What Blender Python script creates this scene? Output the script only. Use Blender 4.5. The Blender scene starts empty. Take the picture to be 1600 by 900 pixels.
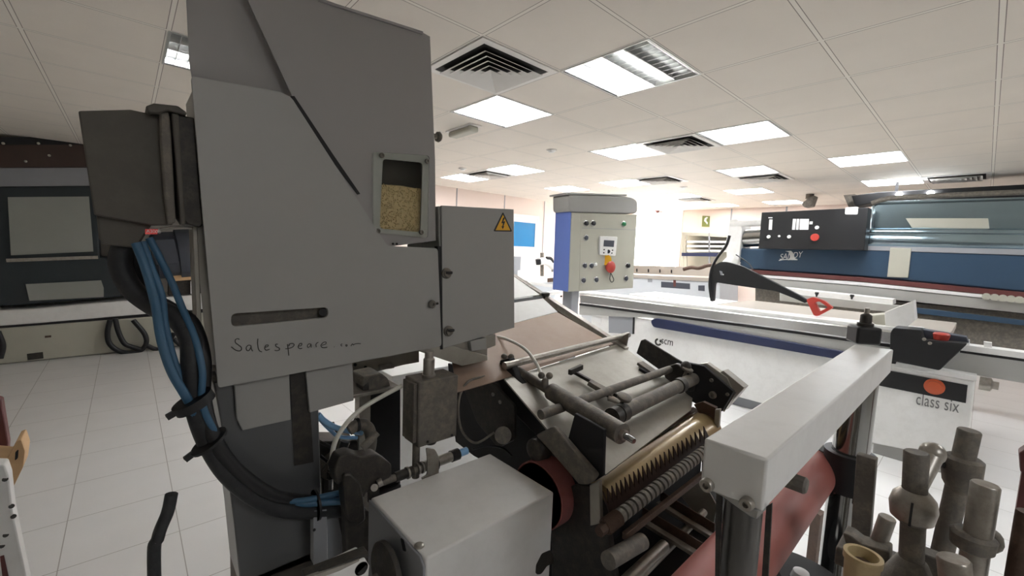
import bpy, bmesh, math, random
from mathutils import Vector as V, Matrix
random.seed(7)
sc = bpy.context.scene
COL = sc.collection

# ------------------------------------------------------------------ camera
H = 1.65
yaw, pit, rol, FPX = .7359, -.0939, .0403, 667.3
cy_, sy_, cp_, sp_, cr_, sr_ = math.cos(yaw), math.sin(yaw), math.cos(pit), math.sin(pit), math.cos(rol), math.sin(rol)
FW = V((sy_*cp_, cy_*cp_, sp_)); r0 = V((cy_, -sy_, 0)); u0 = r0.cross(FW)
RT = cr_*r0 + sr_*u0; UP = -sr_*r0 + cr_*u0
EYE = V((0, 0, H))
cam = bpy.data.cameras.new('camera'); camo = bpy.data.objects.new('camera', cam); COL.objects.link(camo)
m = Matrix((RT, UP, -FW)).transposed().to_4x4(); m.translation = EYE
camo.matrix_world = m
cam.sensor_width = 36; cam.lens = 36*FPX/1600; cam.clip_start = .02; cam.clip_end = 100
sc.camera = camo

# measured sight lines -> points on real planes of the room
def ray(px, py): return FW + RT*((px-800)/FPX) + UP*((450-py)/FPX)
def PL(px, py, p, n):
    d = ray(px, py); return EYE + d*((p-EYE).dot(n)/d.dot(n))
def X(px, py, x): return PL(px, py, V((x, 0, 0)), V((1, 0, 0)))
def Y(px, py, y): return PL(px, py, V((0, y, 0)), V((0, 1, 0)))
def Z(px, py, z): return PL(px, py, V((0, 0, z)), V((0, 0, 1)))
def RAD(n, p): return n*(p-EYE).dot(FW)/FPX
EX, EY, EZ = V((1, 0, 0)), V((0, 1, 0)), V((0, 0, 1))

# ------------------------------------------------------------------ materials
def lin(c): return tuple(((x/255)/12.92 if x/255 <= .04045 else ((x/255+.055)/1.055)**2.4) for x in c)
MATS = {}
def mat(name, rgb, rough=.5, metal=0, var=.06, scale=6, bump=0, dirt=None, dirt_amt=.5, coat=0):
    mt = bpy.data.materials.new(name); mt.use_nodes = True
    nt = mt.node_tree; N = nt.nodes; L = nt.links; b = N['Principled BSDF']
    c = lin(rgb)
    tc = N.new('ShaderNodeTexCoord'); no = N.new('ShaderNodeTexNoise'); no.inputs['Scale'].default_value = scale
    no.inputs['Detail'].default_value = 6; L.new(tc.outputs['Object'], no.inputs['Vector'])
    mx = N.new('ShaderNodeMix'); mx.data_type = 'RGBA'
    mx.inputs['A'].default_value = tuple(x*(1-var) for x in c)+(1,)
    mx.inputs['B'].default_value = tuple(min(1, x*(1+var)) for x in c)+(1,)
    L.new(no.outputs['Fac'], mx.inputs['Factor']); out = mx.outputs['Result']
    if dirt:
        n2 = N.new('ShaderNodeTexNoise'); n2.inputs['Scale'].default_value = scale*2.3; n2.inputs['Detail'].default_value = 9
        n2.inputs['Roughness'].default_value = .7
        L.new(tc.outputs['Object'], n2.inputs['Vector'])
        rp = N.new('ShaderNodeValToRGB'); rp.color_ramp.elements[0].position = .45; rp.color_ramp.elements[1].position = .7
        rp.color_ramp.elements[1].color = (dirt_amt,)*3+(1,)
        L.new(n2.outputs['Fac'], rp.inputs['Fac'])
        m2 = N.new('ShaderNodeMix'); m2.data_type = 'RGBA'; L.new(rp.outputs['Color'], m2.inputs['Factor'])
        L.new(out, m2.inputs['A']); m2.inputs['B'].default_value = lin(dirt)+(1,); out = m2.outputs['Result']
    L.new(out, b.inputs['Base Color'])
    b.inputs['Roughness'].default_value = rough; b.inputs['Metallic'].default_value = metal
    if coat: b.inputs['Coat Weight'].default_value = coat
    if bump:
        bp = N.new('ShaderNodeBump'); bp.inputs['Strength'].default_value = bump; bp.inputs['Distance'].default_value = .01
        n3 = N.new('ShaderNodeTexNoise'); n3.inputs['Scale'].default_value = scale*12
        L.new(tc.outputs['Object'], n3.inputs['Vector']); L.new(n3.outputs['Fac'], bp.inputs['Height']); L.new(bp.outputs['Normal'], b.inputs['Normal'])
    MATS[name] = mt; return mt
def emis(name, rgb, s):
    mt = mat(name, rgb, .5); b = mt.node_tree.nodes['Principled BSDF']
    b.inputs['Emission Color'].default_value = lin(rgb)+(1,); b.inputs['Emission Strength'].default_value = s; return mt

def grid_mat(name, tile, line, ox, oy, px, py, w_line, w_bar, bar, rough, bumpy=0, spec=.5):
    """tiles with joints, laid out in the room's own metres"""
    mt = bpy.data.materials.new(name); mt.use_nodes = True
    nt = mt.node_tree; N = nt.nodes; L = nt.links; b = N['Principled BSDF']
    tc = N.new('ShaderNodeTexCoord'); sp = N.new('ShaderNodeSeparateXYZ'); L.new(tc.outputs['Object'], sp.inputs[0])
    def M(op, a, bb=None, c=None):
        n = N.new('ShaderNodeMath'); n.operation = op
        for i, v in enumerate((a, bb, c)):
            if v is None: continue
            if isinstance(v, (int, float)): n.inputs[i].default_value = v
            else: L.new(v, n.inputs[i])
        return n.outputs[0]
    def dist(o, off, per):
        t = M('SUBTRACT', o, off); t = M('DIVIDE', t, per); f = M('FRACT', t)
        f = M('SUBTRACT', f, .5); f = M('ABSOLUTE', f); f = M('SUBTRACT', .5, f); return M('MULTIPLY', f, per)
    dx, dy = dist(sp.outputs[0], ox, px), dist(sp.outputs[1], oy, py)
    d = M('MINIMUM', dx, dy)
    inbar = M('LESS_THAN', d, w_bar)
    edge = M('LESS_THAN', d, w_bar+w_line)
    no = N.new('ShaderNodeTexNoise'); no.inputs['Scale'].default_value = 3; no.inputs['Detail'].default_value = 8; L.new(tc.outputs['Object'], no.inputs['Vector'])
    t = lin(tile)
    a = N.new('ShaderNodeMix'); a.data_type = 'RGBA'; L.new(no.outputs['Fac'], a.inputs['Factor'])
    a.inputs['A'].default_value = tuple(x*.93 for x in t)+(1,); a.inputs['B'].default_value = tuple(min(1, x*1.05) for x in t)+(1,)
    c1 = N.new('ShaderNodeMix'); c1.data_type = 'RGBA'; L.new(edge, c1.inputs['Factor']); L.new(a.outputs['Result'], c1.inputs['A']); c1.inputs['B'].default_value = lin(line)+(1,)
    c2 = N.new('ShaderNodeMix'); c2.data_type = 'RGBA'; L.new(inbar, c2.inputs['Factor']); L.new(c1.outputs['Result'], c2.inputs['A']); c2.inputs['B'].default_value = lin(bar)+(1,)
    L.new(c2.outputs['Result'], b.inputs['Base Color']); b.inputs['Roughness'].default_value = rough
    b.inputs['Specular IOR Level'].default_value = spec
    if bumpy:
        bp = N.new('ShaderNodeBump'); bp.inputs['Strength'].default_value = bumpy; bp.inputs['Distance'].default_value = .004
        n3 = N.new('ShaderNodeTexNoise'); n3.inputs['Scale'].default_value = 90; L.new(tc.outputs['Object'], n3.inputs['Vector'])
        L.new(n3.outputs['Fac'], bp.inputs['Height']); L.new(bp.outputs['Normal'], b.inputs['Normal'])
    return mt

COLM = mat('column_grey_gloss', (92, 93, 94), .3, .1, var=.05, scale=4, dirt=(96, 92, 86), dirt_amt=.3)
PAINT = mat('pale_grey_paint', (160, 159, 155), .42, var=.03, bump=.03, scale=5)
PAINTW = mat('white_paint', (232, 231, 228), .4, var=.03, scale=5, dirt=(150, 146, 136), dirt_amt=.12)
PAINTD = mat('hopper_grey_paint', (154, 151, 149), .4, var=.03, scale=4)
DUSTY = mat('dusty_grey_steel', (106, 101, 94), .6, .2, var=.15, scale=14, dirt=(160, 150, 132), dirt_amt=.5, bump=.1)
DARKBOX = mat('dark_brown_grey_paint', (84, 79, 72), .55, var=.08, scale=8, dirt=(108, 102, 90), dirt_amt=.3)
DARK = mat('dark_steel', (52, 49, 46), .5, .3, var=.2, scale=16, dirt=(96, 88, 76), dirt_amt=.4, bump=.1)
BLACK = mat('black_plastic', (26, 26, 28), .45, var=.15, scale=12)
BLACKM = mat('matt_black_steel', (30, 29, 30), .7, var=.2, scale=9)
RUBBER = mat('black_rubber', (34, 35, 38), .55, var=.15, scale=20, dirt=(70, 70, 68), dirt_amt=.3)
STEEL = mat('worn_steel', (168, 163, 155), .38, .75, var=.1, scale=14, dirt=(110, 98, 82), dirt_amt=.45)
STEELP = mat('plate_steel', (168, 164, 154), .45, .35, var=.1, scale=3, dirt=(120, 112, 98), dirt_amt=.35)
DCHROME = mat('dark_polished_steel', (96, 94, 92), .28, .85, var=.05)
CHROME = mat('chrome', (160, 160, 158), .12, 1, var=.03)
ALU = mat('brushed_aluminium', (215, 215, 214), .25, .85, var=.05, scale=3)
ALUG = mat('satin_aluminium', (186, 186, 182), .42, .5, var=.05, scale=3)
GOLD = mat('ochre_coated_roller', (172, 150, 108), .32, .25, var=.12, scale=5, dirt=(120, 92, 56), dirt_amt=.35, coat=.3)
RUST = mat('rusty_brown_steel', (88, 68, 56), .6, .2, var=.25, scale=18, dirt=(60, 44, 36), dirt_amt=.6, bump=.15)
REDR = mat('red_rubber_roller', (166, 98, 90), .5, var=.08, scale=8, dirt=(150, 110, 96), dirt_amt=.25)
REDW = mat('dull_red_wheel', (150, 90, 86), .6, var=.08, scale=8, dirt=(110, 80, 74), dirt_amt=.4)
REDP = mat('red_plastic', (178, 62, 52), .4, var=.08)
MAROON = mat('maroon_paint', (96, 50, 48), .5, var=.15)
ORANGE = mat('orange_plastic', (196, 92, 56), .4)
YELLOW = mat('warning_yellow', (240, 182, 40), .5, var=.04)
GREEN = mat('green_button_plastic', (40, 120, 74), .35)
GREENS = mat('green_sign', (110, 120, 62), .5)
BLUEC = mat('blue_cable_jacket', (58, 98, 128), .45, var=.1, scale=20)
BLUEH = mat('light_blue_air_hose', (150, 200, 245), .35, var=.05)
BLUES = mat('navy_plastic', (38, 46, 78), .35, var=.05)
BLUEP = mat('violet_blue_paint', (104, 126, 196), .4, var=.04)
BLUEM = mat('sander_blue_paint', (52, 74, 96), .35, var=.06, scale=2)
TEAL = mat('dark_teal_paint', (38, 46, 50), .45, var=.1)
BLUEG = mat('blue_window_film', (30, 128, 186), .25, var=.05)
SLATE = mat('slate_grey_housing', (66, 70, 80), .45, var=.1, scale=8)
BEIGE = mat('beige_paint', (180, 178, 164), .5, var=.06)
IVORY = mat('ivory_nylon', (205, 184, 140), .4, var=.1, scale=12, dirt=(150, 120, 80), dirt_amt=.4)
WHITEH = mat('white_hose_plastic', (228, 226, 216), .4, var=.05)
BROWNP = mat('brown_plate', (160, 138, 122), .5, .1, var=.06, scale=4, dirt=(140, 108, 92), dirt_amt=.3)
BROWNW = mat('brown_beam_paint', (68, 52, 45), .6, var=.2, scale=5)
COMB = mat('dark_rusty_comb', (58, 40, 32), .65, .1, var=.2, scale=20)
WOOD = mat('raw_wood', (205, 168, 124), .6, var=.15, scale=10)
WHITEE = mat('white_marking', (228, 228, 226), .5)
INK = mat('pencil_ink', (52, 50, 46), .7)
INKG = mat('grey_lettering', (120, 120, 118), .6)
GRAN = mat('beige_glue_granules', (226, 200, 148), .5, var=.22, scale=60)
WALL = mat('pinkish_wall_panel', (226, 208, 198), .6, var=.02, scale=1)
WALLN = mat('plain_grey_wall', (190, 186, 178), .7, var=.03, scale=1)
GREYM = mat('mid_grey_paint', (150, 152, 156), .45, var=.04)
GREYW = mat('machine_light_grey', (200, 204, 208), .45, var=.04)
PLATE_B = mat('worn_bed_surface', (168, 160, 150), .5, var=.08, scale=3)
SHEEN = mat('reflective_canopy_steel', (150, 170, 180), .16, .9, var=.05, scale=2)
PANEW = mat('grey_acrylic_window', (150, 152, 146), .25, var=.08, scale=3)
SHADEG = mat('dark_recess', (40, 38, 36), .8)
FLOORM = grid_mat('white_floor_tiles', (228, 227, 225), (172, 168, 162), -.30, 2.385, .47, .487, .0022, 0.0, (190, 188, 184), .42)
CEIL = grid_mat('ceiling_tiles', (222, 214, 203), (138, 130, 122), 1.8465*1.0877, 1.1585*1.0877, .6, .6, .0035, .009, (228, 222, 212), .8, .12, .2)
TUBE = emis('fluorescent_tube_glow', (248, 251, 255), 30)
DIFF = emis('lit_diffuser', (248, 251, 255), 11)
REDGLOW = emis('red_label_added_glow', (200, 70, 66), .12)  # red of the label plate with a faint added glow; not a lamp
gl = bpy.data.materials.new('clear_acrylic'); gl.use_nodes = True
_b = gl.node_tree.nodes['Principled BSDF']; _b.inputs['Base Color'].default_value = (.9, .92, .9, 1); _b.inputs['Roughness'].default_value = .08
_b.inputs['Transmission Weight'].default_value = 1; _b.inputs['IOR'].default_value = 1.2; GLASS = gl

# ------------------------------------------------------------------ mesh builder
class B:
    def __init__(s): s.bm = bmesh.new()
    def prism(s, pts, off):
        a = [s.bm.verts.new(p) for p in pts]; b = [s.bm.verts.new(p+off) for p in pts]; n = len(pts)
        s.bm.faces.new(a); s.bm.faces.new(b[::-1])
        for i in range(n): s.bm.faces.new((a[i], b[i], b[(i+1) % n], a[(i+1) % n]))
        return s
    def box(s, lo, hi):
        x0, y0, z0 = lo; x1, y1, z1 = hi
        return s.prism([V((x0, y0, z0)), V((x1, y0, z0)), V((x1, y1, z0)), V((x0, y1, z0))], V((0, 0, z1-z0)))
    def obox(s, c, a, b, c3):
        """centre and three half-vectors"""
        return s.prism([c-a-b-c3, c+a-b-c3, c+a+b-c3, c-a+b-c3], c3*2)
    def bar(s, p, q, w, h, up=EZ):
        d = (q-p).normalized(); sd = d.cross(up).normalized(); u = sd.cross(d)
        return s.obox((p+q)/2, (q-p)/2, sd*w/2, u*h/2)
    def lathe(s, p, d, prof, n=24):
        d = d.normalized(); a = d.orthogonal().normalized(); b = d.cross(a); rings = []
        for t, r in prof:
            if r <= 1e-6: rings.append([s.bm.verts.new(p+d*t)]); continue
            rings.append([s.bm.verts.new(p+d*t+a*(r*math.cos(2*math.pi*i/n))+b*(r*math.sin(2*math.pi*i/n))) for i in range(n)])
        for r1, r2 in zip(rings, rings[1:]):
            for i in range(n):
                j = (i+1) % n
                if len(r1) == 1 and len(r2) == 1: continue
                if len(r1) == 1: s.bm.faces.new((r1[0], r2[i], r2[j]))
                elif len(r2) == 1: s.bm.faces.new((r1[i], r2[0], r1[j]))
                else: s.bm.faces.new((r1[i], r2[i], r2[j], r1[j]))
        if len(rings[0]) > 1: s.bm.faces.new(rings[0])
        if len(rings[-1]) > 1: s.bm.faces.new(rings[-1][::-1])
        return s
    def cyl(s, p, q, r, r2=None, n=24): return s.lathe(p, q-p, [(0, r), ((q-p).length, r if r2 is None else r2)], n)
    def sph(s, c, r, n=12, sq=1):
        return s.lathe(c-EZ*r*sq, EZ, [(r*sq*(1-math.cos(math.pi*k/8)), r*math.sin(math.pi*k/8)) for k in range(9)], n)
    def tube(s, pts, r, n=12, k=8):
        if len(pts) > 2: pts = curve(pts, k)
        rings = []; t0 = (pts[1]-pts[0]).normalized(); a = t0.orthogonal().normalized()
        for i, p in enumerate(pts):
            t = (pts[min(i+1, len(pts)-1)]-pts[max(i-1, 0)]).normalized()
            a = (a-t*a.dot(t)).normalized(); b = t.cross(a); rr = r[i*len(r)//len(pts)] if isinstance(r, (list, tuple)) else r
            rings.append([s.bm.verts.new(p+a*(rr*math.cos(2*math.pi*j/n))+b*(rr*math.sin(2*math.pi*j/n))) for j in range(n)])
        for r1, r2 in zip(rings, rings[1:]):
            for i in range(n): s.bm.faces.new((r1[i], r2[i], r2[(i+1) % n], r1[(i+1) % n]))
        s.bm.faces.new(rings[0]); s.bm.faces.new(rings[-1][::-1]); return s
    def holed(s, outer, holes, off):
        bm = bmesh.new(); es = []
        for loop in [outer]+holes:
            vs = [bm.verts.new(p) for p in loop]
            es += [bm.edges.new((vs[i], vs[(i+1) % len(vs)])) for i in range(len(vs))]
        bmesh.ops.triangle_fill(bm, use_beauty=True, use_dissolve=False, edges=es)
        r = bmesh.ops.extrude_face_region(bm, geom=list(bm.faces))
        bmesh.ops.translate(bm, verts=[g for g in r['geom'] if isinstance(g, bmesh.types.BMVert)], vec=off)
        me = bpy.data.meshes.new('t'); bm.to_mesh(me); bm.free(); s.bm.from_mesh(me); bpy.data.meshes.remove(me); return s
def curve(P, k=8):
    P = [P[0]*2-P[1]]+list(P)+[P[-1]*2-P[-2]]; out = []
    for i in range(1, len(P)-2):
        for j in range(k):
            t = j/k; a, b, c, d = P[i-1:i+3]
            out.append(.5*((2*b)+(c-a)*t+(2*a-5*b+4*c-d)*t*t+(3*b-a-3*c+d)*t**3))
    return out+[P[-2]]

def mk(name, b, mt, bevel=0, sm=True):
    bmesh.ops.recalc_face_normals(b.bm, faces=b.bm.faces)
    me = bpy.data.meshes.new(name); b.bm.to_mesh(me); b.bm.free(); me.materials.append(mt)
    if sm:
        me.polygons.foreach_set('use_smooth', [True]*len(me.polygons)); me.set_sharp_from_angle(angle=math.radians(38))
    o = bpy.data.objects.new(name, me); COL.objects.link(o)
    if bevel:
        md = o.modifiers.new('bevel', 'BEVEL'); md.width = bevel; md.segments = 2; md.limit_method = 'ANGLE'; md.angle_limit = math.radians(40)
    return o
def tagit(o, label, cat, group=None):
    o['label'] = label; o['category'] = cat
    if group: o['group'] = group
def structure(name, b, mt, bevel=0):
    o = mk(name, b, mt, bevel); o['kind'] = 'structure'; return o
class Thing:
    def __init__(s, name, label, cat, group=None):
        s.name, s.label, s.cat, s.group, s.parts = name, label, cat, group, []
    def part(s, name, b, mt, parent=None, bevel=0, label=None, kind=None):
        o = mk(name, b, mt, bevel); s.parts.append((o, parent))
        if label: o['label'] = label
        if kind: o['kind'] = kind
        return o
    def text(s, name, body, mt, org, right, up, size, parent=None, label=None, ext=.0008, squeeze=1, shear=0, fit=False):
        cu = bpy.data.curves.new('t', 'FONT'); cu.body = body; cu.size = size; cu.extrude = ext/2; cu.shear = shear; cu.space_character = squeeze
        t = bpy.data.objects.new('t', cu); COL.objects.link(t)
        bpy.context.view_layer.update()
        me = bpy.data.meshes.new_from_object(t); bpy.data.objects.remove(t)
        if fit:
            xs = [v.co.x for v in me.vertices]; k = right.length/(max(xs)-min(xs)); x_0 = min(xs)
            for v in me.vertices: v.co.x = (v.co.x-x_0)*k
        right = right.normalized(); up = (up-right*up.dot(right)).normalized(); nn = right.cross(up)
        mm = Matrix((right, up, nn)).transposed().to_4x4(); mm.translation = org; me.transform(mm)
        me.materials.clear(); me.materials.append(mt); o = bpy.data.objects.new(name, me); COL.objects.link(o)
        s.parts.append((o, parent))
        if label: o['label'] = label
        return o
    def done(s):
        lo = V((1e9,)*3); hi = -lo
        for o, _ in s.parts:
            for v in o.data.vertices:
                for i in range(3): lo[i] = min(lo[i], v.co[i]); hi[i] = max(hi[i], v.co[i])
        org = V(((lo.x+hi.x)/2, (lo.y+hi.y)/2, lo.z))
        if len(s.parts) == 1:
            o = s.parts[0][0]; o.name = s.name; o.data.transform(Matrix.Translation(-org)); o.location = org; tagit(o, s.label, s.cat, s.group); return o
        e = bpy.data.objects.new(s.name, None); e.empty_display_size = .05; COL.objects.link(e); e.location = org; tagit(e, s.label, s.cat, s.group)
        for o, par in s.parts:
            o.data.transform(Matrix.Translation(-org)); o.parent = par if par else e
        return e
def one(name, b, mt, label, cat, group=None, bevel=0):
    t = Thing(name, label, cat, group); t.part(name, b, mt, bevel=bevel); return t.done()
def bolt(p, d, r, h=.004):
    b = B(); b.lathe(p, d, [(0, r), (h*.8, r), (h, r*.85), (h, r*.45), (h*.45, r*.42), (h*.45, 0)], 16); return b
def rnd(px, r, k=4):
    """round the corners of a pixel outline"""
    out = []; n = len(px)
    for i in range(n):
        a, b, c = V(px[i-1]), V(px[i]), V(px[(i+1) % n])
        d1 = (a-b); d2 = (c-b); q = min(r, d1.length/2.2, d2.length/2.2); p1 = b+d1.normalized()*q; p2 = b+d2.normalized()*q
        for j in range(k+1):
            t = j/k; out.append(p1*(1-t)**2+b*2*t*(1-t)+p2*t*t)
    return out

# ------------------------------------------------------------------ the room
ZC = H+1.0877
OX, OY = 1.8465*1.0877, 1.1585*1.0877
XF, YB = 10.3, 6.9
structure('floor', B().box((-4, -4, -.08), (12, 9.2, 0)), FLOORM)
FIX = {(0, 0): 'half', (0, 2): 'louvre', (3, 0): 'louvre', (3, 2): 'louvre', (-3, 3): 'dim', (6, 1): 'part', (3, 5): 'diff', (3, 7): 'diff',
       (6, -1): 'diff', (9, -1): 'diff', (9, 2): 'diff', (6, 6): 'diff', (6, 4): 'diff', (9, 4): 'diff', (12, 2): 'diff', (12, 4): 'diff'}
BACK_FILL = [(3, -5), (6, -5), (-3, -6)]  # unseen ceiling panels added as fill light
VENT = [(-1, 1), (3, 1), (7, 1), (3, 6), (6, 3), (9, -2), (10, 4)]
b = B(); i0, i1, j0, j1 = -10, 15, -9, 14
vs = {}
def gv(i, j):
    if (i, j) not in vs: vs[i, j] = b.bm.verts.new((OX+.6*i, OY+.6*j, ZC))
    return vs[i, j]
for i in range(i0, i1):
    for j in range(j0, j1):
        if (i, j) not in FIX and (i, j) not in BACK_FILL: b.bm.faces.new((gv(i, j), gv(i+1, j), gv(i+1, j+1), gv(i, j+1)))
structure('ceiling', b, CEIL)
# far wall with a daylight opening
dy0, dy1 = X(1062, 360, XF).y, X(990, 360, XF).y
dzt = X(1030, 330, XF).z
w = B(); w.box((XF, -4, 0), (XF+.12, dy0, ZC+.1)); w.box((XF, dy1, 0), (XF+.12, YB, ZC+.1)); w.box((XF, dy0, dzt), (XF+.12, dy1, ZC+.1))
structure('wall_far', w, WALL)
w = B(); w.box((2.6, YB, 0), (XF+.12, YB+.12, ZC+.1)); structure('wall_back', w, WALL)
structure('wall_jog', B().box((2.5, YB, 0), (2.6, 9.2, ZC+.1)), WALL)
structure('wall_left_back', B().box((-4, 9.1, 0), (2.5, 9.2, ZC+.1)), WALLN)
structure('wall_left', B().box((-4.1, -4, 0), (-4, 9.2, ZC+.1)), WALLN)
structure('wall_front', B().box((-4, -4.1, 0), (12, -4, ZC+.1)), WALLN)
for k, xx in enumerate((4.72, 5.93, 7.14, 8.35)):
    structure('trim_%d' % (k+1), B().box((xx, YB-.006, 0), (xx+.02, YB, ZC)), GREYM)
for k, yy in enumerate((4.0, 2.9)):
    structure('trim_%d' % (k+5), B().box((XF-.008, yy, 0), (XF, yy+.03, ZC)), GREYM)
structure('baseboard_back', B().box((2.6, YB-.015, 0), (XF, YB, .1)), GREYM)
# daylight door frame
f = B(); f.box((XF-.03, dy0-.06, 0), (XF, dy0, dzt+.05)); f.box((XF-.03, dy1, 0), (XF, dy1+.06, dzt+.05)); structure('trim_7', f, PAINTW)
structure('door_1', B().box((XF+.03, (dy0+dy1)/2-.03, 0), (XF+.07, (dy0+dy1)/2+.03, dzt)), PAINTW)

# ------------------------------------------------------------------ ceiling fixtures
def fixture(i, j, kind, label):
    x0, y0 = OX+.6*i, OY+.6*j; t = Thing('ceiling_light', label, 'ceiling light', 'recessed ceiling lights')
    h = B()
    h.box((x0, y0, ZC+.11), (x0+.6, y0+.6, ZC+.12))
    for lo, hi in (((0, 0), (.012, .6)), ((.588, 0), (.6, .6)), ((.012, 0), (.588, .012)), ((.012, .588), (.588, .6))):
        h.box((x0+lo[0], y0+lo[1], ZC-.004), (x0+hi[0], y0+hi[1], ZC+.11))
    t.part('housing', h, PAINTW if kind == 'diff' else ALUG)
    if kind == 'diff':
        t.part('diffuser', B().box((x0+.015, y0+.015, ZC+.004), (x0+.585, y0+.585, ZC+.012)), DIFF)
    else:
        for k in range(4):
            yy = y0+.09+.14*k
            lit = not (kind == 'half' and k < 2) and not (kind == 'dim' and k != 2)
            t.part('tube', B().cyl(V((x0+.02, yy, ZC+.07)), V((x0+.58, yy, ZC+.07)), .02, n=12), TUBE if lit else WHITEE)
        l = B()
        for k in range(5):
            yy = y0+.02+.14*k
            l.prism([V((x0+.013, yy-.004, ZC)), V((x0+.013, yy+.004, ZC)), V((x0+.013, yy+.014, ZC+.05)), V((x0+.013, yy-.014, ZC+.05))][::1] if 0 < k < 4 else
                    [V((x0+.013, yy-.004, ZC)), V((x0+.013, yy+.004, ZC)), V((x0+.013, yy+.004, ZC+.05)), V((x0+.013, yy-.004, ZC+.05))], V((.574, 0, 0)))
        for k in range(1, 10):
            xx = x0+.06*k; l.box((xx-.002, y0+.02, ZC+.002), (xx+.002, y0+.58, ZC+.042))
        t.part('louvre', l, ALU)
    return t.done()
FL = {(0, 0): 'largest ceiling light, half its louvre dark, above the warning-triangle box', (0, 2): 'louvred ceiling light beside the square air diffuser nearest the camera',
      (3, 0): 'louvred ceiling light above the fan side of the black guard arm, right of a diffuser', (3, 2): 'bright louvred light straight above the blue-sided control console',
      (-3, 3): 'dim louvred light partly hidden behind the grey hopper on the left', (6, 1): 'louvred light in front of the striped diffuser above the sander panel',
      (3, 5): 'small lit panel above the blue door window', (3, 7): 'farthest lit panel just right of the hopper edge', (6, -1): 'long bright panel above the sander canopy, the nearer of two in line',
      (9, -1): 'long bright panel above the sander canopy, the farther one by the dark beam', (9, 2): 'bright panel behind the striped diffuser above the sander panel',
      (6, 6): 'small lit panel above the top left corner of the control console', (6, 4): 'glaring panel just above the right end of the control console',
      (9, 4): 'thin bright panel above the green exit sign', (12, 2): 'farthest bright strip light above the black sander control panel', (12, 4): 'last lit panel next to the far pink wall, above the shelves'}
for k, v in FIX.items(): fixture(k[0], k[1], v, FL[k])
# fill panels added out of view to brighten faces turned to the camera
for k in BACK_FILL: fixture(k[0], k[1], 'diff', 'added ceiling fill panel beside or behind the camera, outside the picture')
VL = ['large square air diffuser nearest the camera, right of the hopper', 'air diffuser between the two middle louvred lights', 'air diffuser above the sander, right of the control console',
      'small dark diffuser beside the farthest left lit panel', 'small air diffuser left of the far lights over the console', 'diffuser on the far right ceiling above the sander canopy', 'farthest small diffuser near the green exit sign']
VMAT = mat('vent_white', (222, 218, 212), .5)
for (i, j), lb in zip(VENT, VL):
    x0, y0 = OX+.6*i, OY+.6*j; t = Thing('air_diffuser', lb, 'air vent', 'square ceiling air diffusers'); c = V((x0+.3, y0+.3, 0))
    fr = B()
    def sq(r, z): return [V((c.x+a*r, c.y+bb*r, z)) for a, bb in ((-1, -1), (1, -1), (1, 1), (-1, 1))]
    fr.holed(sq(.295, ZC-.008), [sq(.25, ZC-.008)], V((0, 0, .007))); t.part('frame', fr, VMAT, bevel=.001)
    t.part('backing', B().box((c.x-.25, c.y-.25, ZC-.0035), (c.x+.25, c.y+.25, ZC-.001)), SHADEG)
    for k in range(5):
        r = .225-.045*k; q = B()
        o1, o2 = sq(r, ZC-.030), sq(r-.043, ZC-.006)
        for s_ in range(4):
            a1, a2, b1, b2 = o1[s_], o1[(s_+1) % 4], o2[s_], o2[(s_+1) % 4]; q.prism([a1, a2, b2, b1], V((0, 0, .003)))
        t.part('blade', q, VMAT)
    t.done()
for px, py, lb in ((862, 234, 'small white sprinkler rose on a tile left of the console'), (723, 263, 'small round detector on the ceiling near the hopper edge'), (1068, 292, 'round ceiling detector above the far grey machines')):
    p = Z(px, py, ZC); t = Thing('smoke_detector', lb, 'detector'); t.part('base', B().lathe(p-EZ*.012, EZ, [(0, .055), (.012, .06)]), VMAT)
    t.part('sensor', B().lathe(p-EZ*.03, EZ, [(0, .0), (.0, .025), (.018, .04)]), WHITEE); t.done()
p, q = Z(705, 207, ZC), Z(744, 194, ZC); t = Thing('emergency_light', 'narrow cream emergency light on the ceiling beside the hopper edge', 'emergency light')
t.part('base', B().bar(p-EZ*.006, q-EZ*.006, .13, .012), VMAT, bevel=.003); t.part('cover', B().bar(p.lerp(q, .06)-EZ*.035, q.lerp(p, .06)-EZ*.035, .1, .05), BEIGE, bevel=.015); t.done()

# ------------------------------------------------------------------ the grey hopper cabinet
YF = 1.2
F = lambda px, py: Y(px, py, YF)
cab = Thing('glue_hopper_cabinet', 'large pale grey sheet metal hopper cabinet with a slot, a sight window and pencil writing', 'machine')
cover_px = [(299, 119), (437, 143), (456, 153), (605, 384), (684, 388), (690, 541), (341, 606), (318, 350)]
slot_px = rnd([(361, 490), (513, 480), (513, 496), (361, 511)], 9)
slot = [F(*p) for p in slot_px]
front = cab.part('front_cover', B().holed([F(*p) for p in rnd(cover_px, 5, 3)], [slot], V((0, .012, 0))), PAINT, bevel=.0015)
cab.part('slot_backing', B().prism([Y(*p, YF+.03) for p in ((352, 480), (520, 470), (520, 505), (352, 520))], V((0, .004, 0))), DUSTY, front)
cab.part('slider_pin', B().cyl(Y(505, 488, YF+.012), Y(505, 488, YF+.03), .0105), BLACK, front)
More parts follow.
